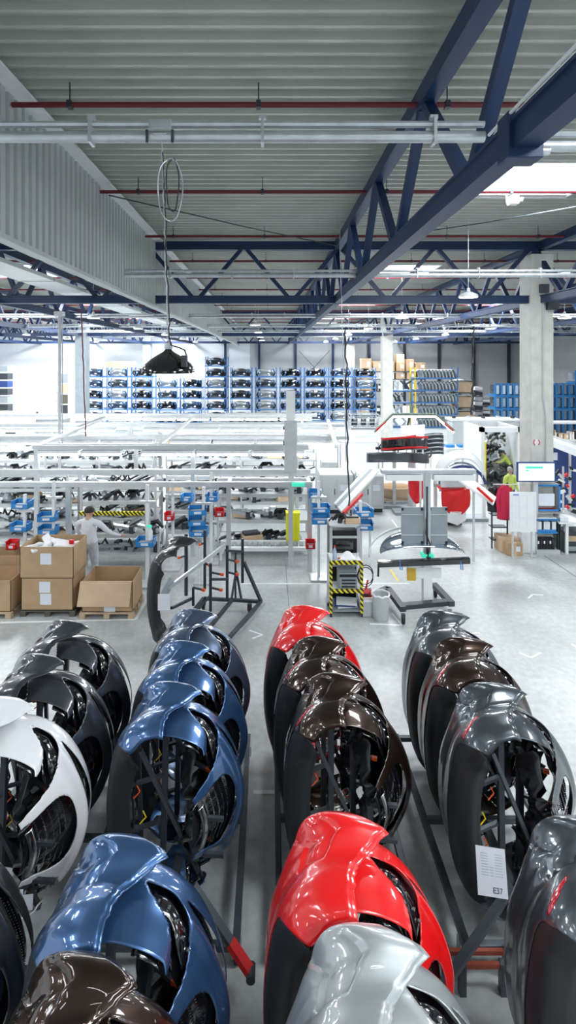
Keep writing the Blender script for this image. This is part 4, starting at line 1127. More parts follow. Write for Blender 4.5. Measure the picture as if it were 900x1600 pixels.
# misc: green sign on the front rail
g1 = P(466, 757, 13.5)
tag(MB(g1).bb(g1.x - .17, g1.x + .17, 13.47, 13.5, g1.z - .05, g1.z + .05).build('green_sign', M_green), 'small green sign on the grey rail end', 'sign')
# spray bottle
sb_ = P(231, 838, 12.55); t = thing('spray_bottle', 'white spray bottle standing beside the blue bin', 'bottle', (sb_.x + .05, 12.6, sb_.z - .1))
MB().lathe([(.06, 0), (.06, .2), (.03, .27), (.03, .3)], (0, 0, 0), 14).build('bottle_body', M_white, t, True); MB().bb(-.08, .03, -.02, .02, .3, .36).build('trigger_head', M_green, t)

# ================================================================ BIG CARDBOARD BOXES ON PALLETS
def pallet(x0, x1, y0, y1, lab, m=M_wood, rz=0):
    t = thing('wooden_pallet', lab, 'pallet', ((x0 + x1) / 2, (y0 + y1) / 2, 0), rz); a, b = (x1 - x0) / 2, (y1 - y0) / 2
    for k in range(5): y = lerp(-b, b - .1, k / 4); MB().bb(-a, a, y, y + .1, .105, .13).build('deck_board', m, t)
    for x in (-a, -.06, a - .12):
        MB().bb(x, x + .12, -b, b, 0, .022).build('runner', m, t)
        for y in (-b, -.06, b - .12): MB().bb(x, x + .12, y, y + .12, .022, .105).build('block', m, t)
    return t
def open_box(x0, x1, y0, y1, z, h, lab, flap=0.0, m=M_card, label_z=(.5,), closed=False):
    cx_, cy_ = (x0 + x1) / 2, (y0 + y1) / 2; a, b = (x1 - x0) / 2, (y1 - y0) / 2; w_ = .012
    t = thing('cardboard_box', lab, 'box', (cx_, cy_, z))
    mb = MB(); mb.bb(-a, a, -b, b, 0, w_)
    mb.build('bottom', m, t)
    MB().bb(-a, a, -b, -b + w_, 0, h).build('front_wall', m, t); MB().bb(-a, a, b - w_, b, 0, h).build('rear_wall', m, t)
    MB().bb(-a, -a + w_, -b, b, 0, h).build('side_wall', m, t); MB().bb(a - w_, a, -b, b, 0, h).build('side_wall', m, t)
    if flap: 
        MB().bar((0, -b - .01, h), (0, -b - .10, h - flap), .012, 2 * a + .04).build('flap', M_cardl, t) if 0 else MB().add([(-a - .03, -b, h), (a - .02, -b, h), (a - .05, -b - .10, h - flap), (-a - .07, -b - .10, h - flap), (-a - .03, -b - .012, h), (a - .02, -b - .012, h), (a - .05, -b - .112, h - flap), (-a - .07, -b - .112, h - flap)], [(0, 1, 2, 3), (7, 6, 5, 4), (0, 4, 5, 1), (1, 5, 6, 2), (2, 6, 7, 3), (3, 7, 4, 0)]).build('flap', M_cardl, t)
    for i, (lx, lz) in enumerate(label_z):
        MB().bb(lx - .12, lx + .12, -b - .004, -b, lz - .12, lz + .12).build('label_sheet', M_paper, t)
    return t
pallet(-5.45, -4.25, 11.15, 11.95, 'dark wooden pallet under the stacked boxes', M_wooddk)
open_box(-5.43, -4.30, 11.17, 11.93, .135, .70, 'lower brown cardboard box of the stack of two', label_z=((-.05, .50), (-.03, .24)))
open_box(-5.45, -4.28, 11.15, 11.95, .84, .68, 'upper brown cardboard box filled with white foam', label_z=((-.02, .42),))
rr = random.Random(8)
for k in range(16):
    c = (rr.uniform(-5.3, -4.45), rr.uniform(11.3, 11.8), 1.44 + rr.uniform(-.02, .06))
    mb = MB(c); pts = []
    R = Matrix.Rotation(rr.uniform(0, 3), 3, 'Z') @ Matrix.Rotation(rr.uniform(-.6, .6), 3, 'X') @ Matrix.Rotation(rr.uniform(-.6, .6), 3, 'Y')
    mb.box(c, (rr.uniform(.2, .42), rr.uniform(.15, .28), rr.uniform(.05, .14)), R)
    tag(mb.build('foam_piece', M_foam, None, False, .03), 'loose white foam packing piece in the upper box', 'foam', 'foam packing pieces in the upper box')
tag(MB((-4.42, 11.4, 1.55)).box((-4.42, 11.4, 1.55), (.1, .08, .1)).build('red_strap', M_redp, None, False, .02), 'small red strap at the edge of the foam box', 'strap')
pallet(-4.12, -2.95, 11.05, 11.95, 'pale wooden pallet under the open box with folded flap')
open_box(-4.08, -2.98, 11.1, 11.92, .135, .66, 'open brown cardboard box with front flap folded down', .5, label_z=((.05, .12),))
pallet(-6.95, -5.6, 11.05, 11.9, 'wooden pallet under the cut off left box')
open_box(-6.95, -5.62, 11.1, 11.9, .135, .68, 'brown cardboard box cut off by the left picture side', label_z=())
open_box(-6.9, -5.55, 12.0, 12.6, .0, 1.0, 'tall brown cardboard panel box behind the left box', label_z=())

# ================================================================ EMPTY TROLLEY WITH POSTS
t = thing('bumper_trolley', 'empty dark steel trolley with posts and orange pads behind the grey-blue bumpers', 'trolley', (-1.2, 10.9, 0)); o = (-1.2, 10.9, 0)
zb = .26
A_, B_, C_, D_ = FL(268, 1000, zb), FL(352, 1003, zb), FL(408, 940, zb), FL(318, 935, zb)
for a, b in ((B_, C_), (C_, D_), (A_, D_), (A_, B_), (A_.lerp(B_, .5), D_.lerp(C_, .5))): MB(o).bar(a, b, .07, .06).build('base_bar', M_dark, t)
for p in (C_ + Vector((-.25, -.1, 0)), D_, B_, A_):
    w_ = MB(o).lathe([(.03, -.03), (.11, -.026), (.12, 0), (.11, .026), (.03, .03)], (p.x, p.y, .12), 18, 'X').build('caster', M_rubber, t, True)
    MB(o).bb(p.x - .05, p.x + .05, p.y - .03, p.y + .03, .12, .26).build('fork', M_dark, w_)
def post(px, py0, py1, d_, w_=.055, pads=()):
    a = P(px, py1, d_); b = P(px, py0, d_)
    MB(o).bar(a, b, w_).build('upright', M_dark, t)
    for (q, s) in pads:
        c = P(px, q, d_); ar = MB(o).bar(c, c + Vector((s, -.1, 0)), .035).build('arm', M_dark, t)
        MB(o).bar(c + Vector((s, -.1, 0)), c + Vector((s * 1.3, -.13, 0)), .05).build('orange_pad', M_orange, ar)
post(291, 834, 930, 11.2, .07, ((868, -.12),)); post(320, 828, 920, 11.7, .06, ((848, -.08), (880, .1)))
post(329, 880, 955, 10.9, .06, ((894, .22), (918, .2))); post(355, 852, 935, 11.4, .06, ((874, .2), (894, .2))); post(379, 842, 910, 11.6, .06)
post(302, 918, 946, 10.8, .05, ((918, .2),)); post(368, 862, 935, 11.7, .045)
for a, b in ((P(262, 920, 10.4), P(351, 852, 11.2)),): MB(o).bar(a, b, .05, .07).build('silver_brace', M_galv, t)
MB(o).bar(P(255, 930, 10.3), P(268, 905, 10.5), .04, .22).build('gusset', M_grey, t)
MB(o).bar(P(381, 878, 11.6), C_, .06).build('brace', M_dark, t)
for a, b in ((P(369, 893, 11.5), P(362, 935, 11.3)), (P(369, 893, 11.5), P(377, 935, 11.7))): MB(o).bar(a, b, .04).build('a_frame', M_dark, t)
MB(o).bar(P(352, 860, 11.3), P(380, 862, 11.6), .05).build('cross_bar', M_dark, t); MB(o).bar(P(330, 905, 10.9), P(356, 905, 11.3), .05).build('cross_bar', M_dark, t)
MB(o).bar(P(303, 960, 10.3), P(329, 930, 10.9), .035).build('link', M_dark, t)
MB(o).bar(P(268, 950, 10.0), P(300, 935, 10.8), .05).build('link', M_dark, t)
MB(o).bar(P(356, 1003, 9.9), P(412, 943, 11.3), .07, .06).build('draw_bar', M_galv, t)
bb_ = rear_bumper(-1.66, 9.75, 'black', 'single black bumper standing on end on the empty steel trolley', False)

# ================================================================ TOOL CART WITH HAZARD TAPE AND BLACK CABINET
def cart():
    y = 11.15; x0, x1 = (517 - VX) * y / F_PX, (565 - VX) * y / F_PX; dp = .5; zt = 1.2
    t = thing('tool_cart', 'white tool cart wrapped in yellow and black hazard tape', 'cart', ((x0 + x1) / 2, y, 0)); o = ((x0 + x1) / 2, y, 0)
    for x in (x0, x1):
        MB(o).bb(x - .03, x + .03, y - .03, y + .03, .06, zt).build('striped_post', M_haz, t); MB(o).bb(x - .03, x + .03, y + dp - .03, y + dp + .03, .06, zt).build('rear_post', M_white, t)
        for yy in (y, y + dp): MB(o).lathe([(.05, -.02), (.05, .02)], (x, yy, .05), 12, 'X').build('caster', M_rubber, t, True)
    for z, m in ((zt, M_haz), (.58, M_haz)): MB(o).bb(x0, x1, y - .035, y + .02, z - .05, z + .02).build('striped_rail', m, t)
    for z in (.14, .56, zt): MB(o).bb(x0, x1, y, y + dp, z - .03, z).build('shelf', M_white if z > .2 else M_grey, t)
    cx_ = (x0 + x1) / 2
    q = thing('battery_charger', 'grey electronic charger unit on the middle shelf of the striped cart', 'device', (cx_ + .05, y + .25, .565))
    MB().bb(-.2, .2, -.2, .2, 0, .36).build('case', M_grey, q, bevel=.015); MB().bb(-.19, .19, -.21, -.2, .28, .34).build('top_strip', M_black, q)
    for k in range(3): MB().bb(-.14, .16, -.215, -.2, .06 + k * .07, .085 + k * .07).build('slot', M_black, q)
    q = thing('paper_pile', 'low pile of white papers on the bottom shelf of the striped cart', 'papers', (cx_, y + .25, .145))
    for k in range(3): MB().box((rnd.uniform(-.05, .05), 0, .02 + k * .03), (.45, .35, .025), Matrix.Rotation(rnd.uniform(-.2, .2), 3, 'Z')).build('sheet_stack', (M_paper, M_navy, M_white)[k], q)
    q = thing('water_bottle', 'clear plastic water bottle with red cap on the striped cart', 'bottle', (x0 + .09, y + .08, zt + .005))
    MB().lathe([(.04, 0), (.045, .02), (.045, .2), (.015, .27), (.015, .29)], (0, 0, 0), 14).build('bottle_body', mat('bottle_plastic', (.6, .68, .85), .1, trans=.6), q, True); MB().lathe([(.018, .285), (.018, .315)], (0, 0, 0), 10).build('cap', M_redp, q)
    q = thing('white_cloth', 'crumpled white cloth on top of the striped cart', 'cloth', (cx_ + .03, y + .12, zt))
    def cl(u, v): return (lerp(-.2, .22, u), lerp(-.12, .16, v), .02 + .14 * math.sin(PI * u) * math.sin(PI * v) + .02 * math.sin(9 * u + 5 * v))
    MB().grid(cl, 14, 10).build('cloth_sheet', M_foam, q, True, solid=.004)
    tag(MB((x0 + .2, y + .06, zt + .04)).lathe([(0, -.035), (.03, -.02), (.04, 0), (.03, .02), (0, .035)], (x0 + .2, y + .06, zt + .04), 12).build('orange_ball', M_orange, None, True), 'small orange round object next to the water bottle', 'ball')
    # black equipment cabinet standing behind
    y2 = 11.75; a, b = (517 - VX) * y2 / F_PX, (560 - VX) * y2 / F_PX; zc = EYE - (822 - HZ) * y2 / F_PX
    q = thing('equipment_cabinet', 'black equipment cabinet with aluminium frame behind the striped cart', 'cabinet', ((a + b) / 2, y2, 0)); o = ((a + b) / 2, y2, 0)
    MB(o).bb(a + .03, b - .03, y2 + .04, y2 + .5, .1, zc - .12).build('cabinet_body', M_black, q)
    for x in (a, b):
        for yy in (y2, y2 + .52): MB(o).bb(x - .03, x + .03, yy - .03, yy + .03, 0, zc).build('frame_post', M_alu, q)
    for z in (zc - .25, zc - .9, zc - 1.4): MB(o).bb(a, b, y2 - .02, y2 + .02, z - .025, z + .025).build('frame_rail', M_alu, q)
    MB(o).bb(a - .03, b + .03, y2 - .03, y2 + .55, zc - .02, zc + .02).build('top_tray', M_lgrey, q)
    MB(o).bb((a + b) / 2 - .08, (a + b) / 2 + .08, y2 - .0, y2 + .04, zc - .85, zc - .77).build('handle', M_white, q); MB(o).bb(a + .12, b - .12, y2 + .01, y2 + .05, zc - .85, zc - .35).build('door', M_gloss, q)
    for k in range(4): put_part((a + .1 + k * .14, y2 + .2, zc + .02), 'the top of the black equipment cabinet', .8)
    q = thing('cable_coil', 'black cable coiled beside the striped cart', 'cable', (x1 + .1, y + .1, .9))
    MB().tube([(.0 + .17 * math.cos(k * .5), 0, .2 * math.sin(k * .5) - .004 * k) for k in range(26)], .012, 6).build('coil', M_cable, q, True)
cart()
# waste bucket, box and dustpan
bp_ = FL(597, 972)
t = thing('waste_bucket', 'round pale grey waste bin lined with a clear bag', 'bin', (bp_.x, bp_.y + .15, 0))
MB().lathe([(.15, 0), (.165, .02), (.18, .5), (.195, .505), (.195, .53), (.17, .53), (.165, .4), (.0, .4)], (0, 0, 0), 28).build('bucket_body', M_lgrey, t, True)
MB().tube([(.19 * math.cos(k * .39), .19 * math.sin(k * .39), .54 + .015 * math.sin(k * 3)) for k in range(16)], .02, 6, True).build('bag_rim', M_foam, t, True)
bp_ = FL(575, 965)
t = thing('plastic_crate', 'small grey plastic crate between the cart and the waste bin', 'crate', (bp_.x, bp_.y + .2, 0)); MB().bb(-.16, .13, -.18, .18, 0, .36).build('crate_body', M_lgrey, t, bevel=.02); MB().bb(-.17, .14, -.19, .19, .33, .37).build('rim', M_white, t)
t = thing('dustpan', 'red dustpan lying on the grey plastic crate', 'dustpan', (bp_.x - .02, bp_.y + .15, .38)); MB().box((0, 0, .08), (.26, .03, .16), Matrix.Rotation(-.5, 3, 'X')).build('pan', M_redp, t, bevel=.01); MB().bar((0, .04, .12), (.06, .08, .34), .03).build('handle', M_redp, t); MB().box((0, -.05, .06), (.12, .04, .05)).build('brush', M_black, t)

# ================================================================ MOBILE TEST STAND
def stand():
    zb = .26; b0 = FL(667, 938, zb); X, Y = b0.x, b0.y
    t = thing('test_stand', 'mobile white test stand on a dark wheeled base with overhead light bar', 'stand', (X, Y, 0)); o = (X, Y, 0)
    L_, R_ = FL(622, 948, zb), FL(708, 940, zb)
    MB(o).bar(L_, R_, .16, .10).build('base_beam', M_dark, t, bevel=.01)
    def leg(pts):
        mb = MB(o)
        for a, b in zip(pts, pts[1:]): mb.bar(a, b, .13, .11)
        return mb.build('base_leg', M_dark, t)
    leg([FL(630, 952, zb), FL(606, 920, zb), FL(592, 926, zb)]); leg([FL(706, 944, zb), FL(686, 922, zb), FL(678, 914, zb)])
    for p in (FL(630, 956, zb), FL(703, 950, zb), FL(594, 926, zb), FL(680, 916, zb)):
        w_ = MB(o).lathe([(.02, -.03), (.07, -.026), (.075, 0), (.07, .026), (.02, .03)], (p.x, p.y, .075), 16, 'X').build('caster', M_rubber, t, True); MB(o).bb(p.x - .04, p.x + .04, p.y - .03, p.y + .03, .08, .22).build('fork', M_dark, w_)
    MB(o).bb(X - .10, X + .10, Y - .08, Y + .08, .2, 1.3).build('lower_post', M_white, t, bevel=.01)
    zt = EYE - (738 - HZ) * Y / F_PX
    MB(o).bb(X - .07, X + .07, Y - .06, Y + .06, 1.25, zt).build('upper_post', M_galv, t, bevel=.01)
    MB(o).bb(X - .03, X + .0, Y - .085, Y - .06, 1.3, zt - .3).build('post_slot', M_dark, t)
    MB(o).tube([(X - .02, Y - .1, 2.1), (X - .06, Y - .12, 1.8), (X + .03, Y - .13, 1.55), (X - .02, Y - .1, 1.2)], .014, 6).build('cable', M_cable, t, True)
    for z, h in ((1.24, .07), (1.10, .05)): MB(o).bb(X - .13, X + .13, Y - .10, Y + .10, z, z + h).build('clamp', M_green if z > 1.2 else M_black, t)
    # overhead arm
    xa, xb = (595 - VX) * Y / F_PX, (742 - VX) * Y / F_PX
    MB(o).bb(xa, xb, Y - .09, Y + .09, zt - .02, zt + .07).build('overhead_arm', M_galv, t, bevel=.01)
    for a, b in ((xa + .1, X - .12), (X + .12, xb - .05)): MB(o).bb(a, b, Y - .12, Y + .02, zt - .16, zt - .04).build('light_shade', M_white, t)
    # two double panels
    for px0, px1 in ((627, 661), (670, 699)):
        a, b = (px0 - VX) * Y / F_PX, (px1 - VX) * Y / F_PX; z0, z1 = EYE - (850 - HZ) * Y / F_PX, EYE - (792 - HZ) * Y / F_PX
        pn = MB(o).bb(a, b, Y - .02, Y + .03, z0, z1).build('screen_panel', M_grey, t, bevel=.01)
        for k in (.25, .8): MB(o).bb(a, b, Y - .032, Y - .02, lerp(z0, z1, k) - .008, lerp(z0, z1, k) + .008).build('crease', M_lgrey, pn)
        for (xx, zz) in ((a + .02, z0 + .04), (a + .02, z1 - .04), (b - .03, z0 + .04), (b - .03, z1 - .04)): MB(o).bb(xx - .025, xx + .025, Y - .04, Y - .02, zz - .03, zz + .03).build('corner_clip', M_black, pn)
    # control box
    MB(o).bb(X - .42, X - .1, Y - .1, Y + .15, .78, 1.02).build('control_box', M_white, t, bevel=.01); MB(o).bb(X - .47, X - .28, Y - .13, Y - .1, .75, 1.02).build('yellow_plate', mat('ochre_plate', (.62, .38, .04), .5), t); MB(o).bb(X + .1, X + .3, Y - .08, Y + .12, .78, 1.0).build('control_box', M_white, t, bevel=.01)
    # padded carrying bar
    y2 = Y - .35; xa, xb = (590 - VX) * y2 / F_PX, (734 - VX) * y2 / F_PX; zz = EYE - (879 - HZ) * y2 / F_PX
    MB(o).bar((xa, y2, zz - .03), (xb, y2, zz + .05), .12, .13).build('padded_bar', M_gloss, t, bevel=.02)
    MB(o).bar((xa + .02, y2, zz), (xa - .0, y2 - .05, zz - .28), .035).build('hook', M_black, t); MB(o).bb(X - .05, X + .05, y2, Y, zz - .03, zz + .03).build('bracket', M_dark, t)
    # front bumper resting on the bar
    q = thing('stored_bumper', 'silver and glossy blue-grey bumper resting on the padded bar of the test stand', 'car bumper', (X - .15, Y - .1, zz + .08))
    def sh(u, v): a = lerp(-1.45, 1.45, u); b = v * 1.2; return (.93 * math.sin(a), -.12 + .75 * math.cos(a) * math.sin(b), .04 + .36 * math.cos(a) * (1 - .55 * math.cos(b)))
    MB().grid(sh, 30, 6).build('painted_shell', M_glass, q, True, solid=.012)
    def sh2(u, v): a = lerp(-1.55, 1.3, u); return (1.05 * math.sin(a) - .06, .1 + .62 * math.cos(a) + .08 * v, -.08 + .46 * math.cos(a) - .07 * v)
    MB().grid(sh2, 34, 2).build('upper_edge', M_white, q, True, solid=.03)
    for x in (-.55, .75): MB().tube([(x, -.3, -.02), (x, -.32, -.2), (x + .05, -.3, -.22), (x + .05, -.25, -.05)], .012, 6).build('strap', M_bin, q)
stand()
# ================================================================ GREY MACHINE CABINETS AND TILTED FIXTURE
def machine(px0, px1, yb, ytop, lab, dep=1.0):
    d_ = EYE * F_PX / (yb - HZ); a, b = (px0 - VX) * d_ / F_PX, (px1 - VX) * d_ / F_PX; z = EYE - (ytop - HZ) * d_ / F_PX
    t = thing('machine_cabinet', lab, 'cabinet', ((a + b) / 2, d_, 0)); h = (b - a) / 2
    MB().bb(-h, h, 0, dep, .14, z).build('cabinet_body', M_lgrey, t, bevel=.02); MB().bb(-h + .05, h - .05, .05, dep, 0, .14).build('plinth', M_black, t)
    MB().bb(-h + .08, -.03, -.02, 0, .25, z - .15).build('door', M_lgrey, t, bevel=.01); MB().bb(.03, h - .08, -.02, 0, .25, z - .15).build('door', M_lgrey, t, bevel=.01)
    MB().bb(h * .2, h * .7, -.03, -.02, z * .6, z * .75).build('label_sheet', M_paper, t); MB().bb(-.09, -.06, -.05, -.02, z * .5, z * .65).build('handle', M_dark, t)
    return t
machine(500, 552, 803, 742, 'wide light grey machine cabinet left of the tilted fixture', 1.2)
machine(556, 600, 801, 744, 'narrow light grey machine cabinet right of the tilted fixture', 1.2)
machine(503, 528, 778, 722, 'grey box cabinet behind the wide machine cabinet', .8)
def slab(quad, th, name, m, lab, cat, extra=None):
    """tilted panel given by four corners (points in the hall)"""
    c = sum((Vector(q) for q in quad), Vector()) / 4; t = thing(name, lab, cat, c)
    n = (Vector(quad[1]) - Vector(quad[0])).cross(Vector(quad[3]) - Vector(quad[0])).normalized() * th
    vs = [Vector(q) for q in quad] + [Vector(q) + n for q in quad]
    MB(c).add(vs, [(0, 1, 2, 3), (7, 6, 5, 4), (0, 4, 5, 1), (1, 5, 6, 2), (2, 6, 7, 3), (3, 7, 4, 0)]).build('panel', m, t)
    return t, c
t, c = slab([P(522, 789, 13.4), P(534, 802, 12.9), P(592, 738, 15.2), P(576, 730, 15.6)], .06, 'tilted_fixture', M_white, 'white tilted fixture panel with a red edge beside the grey cabinets', 'fixture')
MB(c).bar(P(537, 802, 12.85), P(566, 772, 13.8), .05, .08).build('red_edge', M_redp, t); MB(c).bar(P(526, 792, 13.2), P(580, 735, 15.3), .1, .08).build('grey_rail', M_grey, t)
for px, py, d_ in ((545, 785, 13.7), (578, 750, 14.9)): p = P(px, py, d_); MB(c).bar(p, (p.x, p.y, 0), .06).build('leg', M_alu, t)
MB(c).tube([P(566 + 15 * math.cos(a * .4), 802 + 17 * math.sin(a * .4), 12.7) for a in range(16)], .012, 6, True).build('air_hose', M_white, t, True)

# ================================================================ FAR FIXTURES: bumper trimming stations
def small_bumper(c, w_, h_, dep, m, lab, rot=0, accents=()):
    t = thing('trim_station_bumper', lab, 'car bumper', c, rot); t.name = 'fixtured_bumper'
    def sh(u, v):
        a = lerp(-1.25, 1.25, u); return (w_ / 2 * math.sin(a) / .95, -dep * math.cos(a), lerp(-h_ / 2, h_ / 2, v) + .06 * math.cos(2 * a))
    MB().grid(sh, 22, 6).build('shell', m, t, True, solid=.02)
    for (v0, v1, mm) in accents:
        def st(u, v): a = lerp(-1.2, 1.2, u); return (w_ / 2 * math.sin(a) / .95, -dep * math.cos(a) - .03, lerp(v0, v1, v) * h_ + .06 * math.cos(2 * a))
        MB().grid(st, 20, 1).build('trim_strip', mm, t, True, solid=.015)
    return t
# light arch frame
def arch_frame(pts_px, d_, m, lab, r=.07, feet=True):
    pts = [P(x, y, d_) for x, y in pts_px]; t = thing('light_arch', lab, 'frame', (pts[0].x, d_, 0)); o = (pts[0].x, d_, 0)
    mb = MB(o)
    for a, b in zip(pts, pts[1:]): mb.bar(a, b, r * 2, .12)
    mb.build('arch_beam', m, t)
    mb = MB(o)
    for a, b in zip(pts, pts[1:]): mb.bar(a - Vector((0, .05, .07)), b - Vector((0, .05, .07)), .05, .06)
    mb.build('light_strip', M_tube, t)
    if feet:
        for p in (pts[len(pts) // 2 - 1].lerp(pts[len(pts) // 2], .5),): MB(o).bar((p.x, d_ + .1, p.z), (p.x, d_ + .1, 0), .16).build('mast', M_white, t)
    return t
arch_frame([(586, 676), (614, 648), (680, 648), (708, 673)], 20.5, mat('arch_green', (.20, .26, .20), .4), 'trapezoid light arch over the red and black bumper station')
t = thing('red_trim', 'red reflector strips on the ends of the light arch', 'strip', P(704, 668, 20.3)); o = t.location
MB(o).bar(P(694, 662, 20.35), P(708, 674, 20.3), .06).build('strip', M_redp, t); MB(o).bar(P(588, 672, 20.35), P(603, 660, 20.3), .06).build('strip', M_redp, t)
b1 = P(628, 690, 19.5)
small_bumper(tuple(b1), 1.9, .5, .7, M_gloss, 'black bumper with red trim strips clamped under the light arch', .2, ((-.4, -.25, M_redp), (.35, .5, M_redp)))
b2 = P(620, 712, 18.6)
small_bumper(tuple(b2), 2.2, .35, .6, PAINT['anthracite'], 'dark lower bumper of the station under the light arch', -.1)
b3 = P(668, 692, 20); small_bumper(tuple(b3), 1.2, .8, .5, M_dark, 'dark ribbed grille part at the right of the light arch station', .3, tuple((-.4 + k * .2, -.34 + k * .2, M_galv) for k in range(5)))
t, c = slab([P(628, 688, 19.0), P(662, 688, 19.0), P(664, 664, 19.4), P(626, 666, 19.4)], .04, 'marked_sheet', M_white, 'white marked panel clamped under the light arch', 'panel')
MB(c).bar(P(635, 684, 18.95), P(650, 682, 18.95), .05, .12).build('red_mark', M_redp, t); MB(c).bar(P(645, 688, 18.9), P(645, 800, 18.9), .1).build('stand_post', M_alu, t)
for i, (x, y, z) in enumerate(((b1.x - .3, 19.5, b1.z - .2), (b2.x + .5, 18.7, b2.z - .15))):
    t = thing('fixture_stand', ('aluminium stand under the black and red bumper', 'aluminium stand under the dark lower bumper')[i], 'stand', (x, y, 0))
    MB().bb(-.06, .06, -.06, .06, 0, z).build('column', M_alu, t); MB().bb(-.6, .6, -.3, .3, 0, .1).build('foot', M_grey, t); MB().bb(-.7, .7, -.05, .05, z - .1, z).build('cross_arm', M_dark, t)
    for k in range(5): MB().tube([(-.6 + k * .3, -.1, z), (-.5 + k * .3, -.25, z + .2), (-.45 + k * .3, -.1, z + .35)], .03, 6).build('clamp_arm', M_galv if k % 2 else M_black, t)
# white arched bumper with dark inner edge on its fixture
def ring(c, rx, rz, r, m, name, t, a0=0, a1=PI, dy=0, n=22):
    MB(t.location).tube([(c[0] + rx * math.cos(lerp(a0, a1, k / n)), c[1] + dy, c[2] + rz * math.sin(lerp(a0, a1, k / n))) for k in range(n + 1)], r, 8).build(name, m, t, True)
c0 = P(718, 738, 18.0)
t = thing('arched_bumper', 'white arched bumper shell with dark blue inner edge on a fixture', 'car bumper', (c0.x, 18, 0))
def shl(u, v): a = lerp(.05, PI - .05, u); rr_ = lerp(.98, .72, v); return (rr_ * .92 * math.cos(a), -.35 * v, c0.z - .15 + rr_ * .95 * math.sin(a))
MB().grid(shl, 28, 4).build('shell', PAINT['white'], t, True, solid=.02)
ring((c0.x, 17.7, c0.z - .45), .80, .72, .05, M_navy, 'inner_edge', t, .15, PI - .15); ring((c0.x, 17.9, c0.z - .1), .62, .45, .04, M_glass, 'glass_edge', t, .1, PI - .1)
for x in (-.85, .85): MB().bb(x - .05, x + .05, -.05, .05, 0, c0.z).build('support', M_white, t)
MB().bb(-.9, .9, -.06, .06, c0.z - .5, c0.z - .4).build('cross_bar', M_lgrey, t); MB().bb(-.9, .9, -.3, .3, 0, .1).build('foot', M_grey, t)
for k in range(5): MB().bb(-.6 + k * .28, -.54 + k * .28, -.2, -.1, c0.z - .45, c0.z + .1).build('clamp', M_dark if k % 2 else M_galv, t)
# white wing panel with red marks
t, c = slab([P(716, 752, 14.2), P(770, 790, 13.6), P(774, 779, 14.0), P(728, 744, 15.0)], .05, 'wing_panel', M_white, 'white wing shaped panel with red marks leaning from the station', 'panel')
MB(c).bar(P(746, 762, 13.9), P(770, 784, 13.55), .05, .06).build('red_mark', M_redp, t); p = P(740, 766, 14.2); MB(c).bar(p, (p.x, p.y, 0), .05).build('prop', M_alu, t)
# bright white counters of the middle zone
for i, (px0, px1, py, d_, lab) in enumerate(((560, 660, 741, 17.0, 'white work table before the light arch station'), (672, 735, 700, 24.0, 'white paper topped table beyond the arched bumper'), (530, 600, 690, 21.5, 'pale table right of the rear gantry'))):
    a, b = (px0 - VX) * d_ / F_PX, (px1 - VX) * d_ / F_PX; z = EYE - (py - HZ) * d_ / F_PX
    t = thing('work_table', lab, 'table', ((a + b) / 2, d_, 0)); h = (b - a) / 2
    MB().bb(-h, h, 0, .9, z - .06, z).build('table_top', M_white, t); 
    for x in (-h + .05, h - .05):
        for y in (.05, .85): MB().bb(x - .03, x + .03, y - .03, y + .03, 0, z - .05).build('leg', M_alu, t)
    if i == 1:
        for k in range(3): MB().bb(-h + .2 + k * .6, -h + .6 + k * .6, .1, .5, z + .005, z + .12).build('blue_pad', M_bin, t)
# brown cardboard tray on cart
c1 = FL(622, 790); t = thing('carton_cart', 'shallow brown cardboard tray on a low cart between the stations', 'cart', (c1.x, c1.y, 0))
def tray(u, v): a = 2 * PI * u; return ((.62 + .1 * v) * math.cos(a), .4 + (.4 + .1 * v) * math.sin(a), .25 + .42 * v)
MB().grid(tray, 20, 3).build('tray_wall', M_cardl, t, True, solid=.03); MB().bb(-.6, .6, .1, .75, .18, .26).build('tray_floor', M_cardl, t); MB().bb(-.65, .7, 0, .85, .1, .16).build('cart_base', M_lgrey, t)
for x in (-.5, .55): MB().lathe([(.08, -.02), (.08, .02)], (x, .05, .08), 12, 'X').build('caster', M_black, t, True)
# red covered items
def red_cover(px, py, d_, w_, h_, lab, white=True):
    c = P(px, py, d_); t = thing('red_cover', lab, 'cover', (c.x, d_, 0)); 
    def cv(u, v):
        x = lerp(-w_ / 2, w_ / 2, u); return (x, -.25 + .04 * math.sin(9 * u + 4 * v), c.z + h_ / 2 - h_ * v * (1 - .35 * abs(2 * u - 1) ** 1.5) - .08 * math.sin(PI * u))
    MB().grid(cv, 14, 8).build('front_drape', M_redp, t, True, solid=.02)
    def tp_(u, v): return (lerp(-w_ / 2, w_ / 2, u), lerp(-.25, .3, v), c.z + h_ / 2 - .08 * math.sin(PI * u) - .05 * math.sin(PI * v))
    MB().grid(tp_, 8, 5).build('top_drape', M_redp, t, True, solid=.02)
    if white:
        zb_ = c.z - h_ / 2 + .1; MB().add([(-.4, -.1, zb_), (0, -.42, zb_), (.4, -.1, zb_), (0, .3, zb_), (-.4, -.1, .18), (0, -.42, .1), (.4, -.1, .18), (0, .3, .18)], [(0, 1, 2, 3), (7, 6, 5, 4), (0, 4, 5, 1), (1, 5, 6, 2), (2, 6, 7, 3), (3, 7, 4, 0)]).build('white_base', M_white, t)
    MB().bb(-.28, .28, -.05, .3, 0, .12).build('cart_base', M_black, t)
    MB().bb(-.05, .05, 0, .1, .1, c.z).build('post', M_alu, t)
    return t
red_cover(708, 781, 17.4, .95, .85, 'draped red cover over a white pointed base beside the arched bumper')
red_cover(648, 763, 17.8, .55, .80, 'small red cover hanging beside the cardboard tray cart', False)
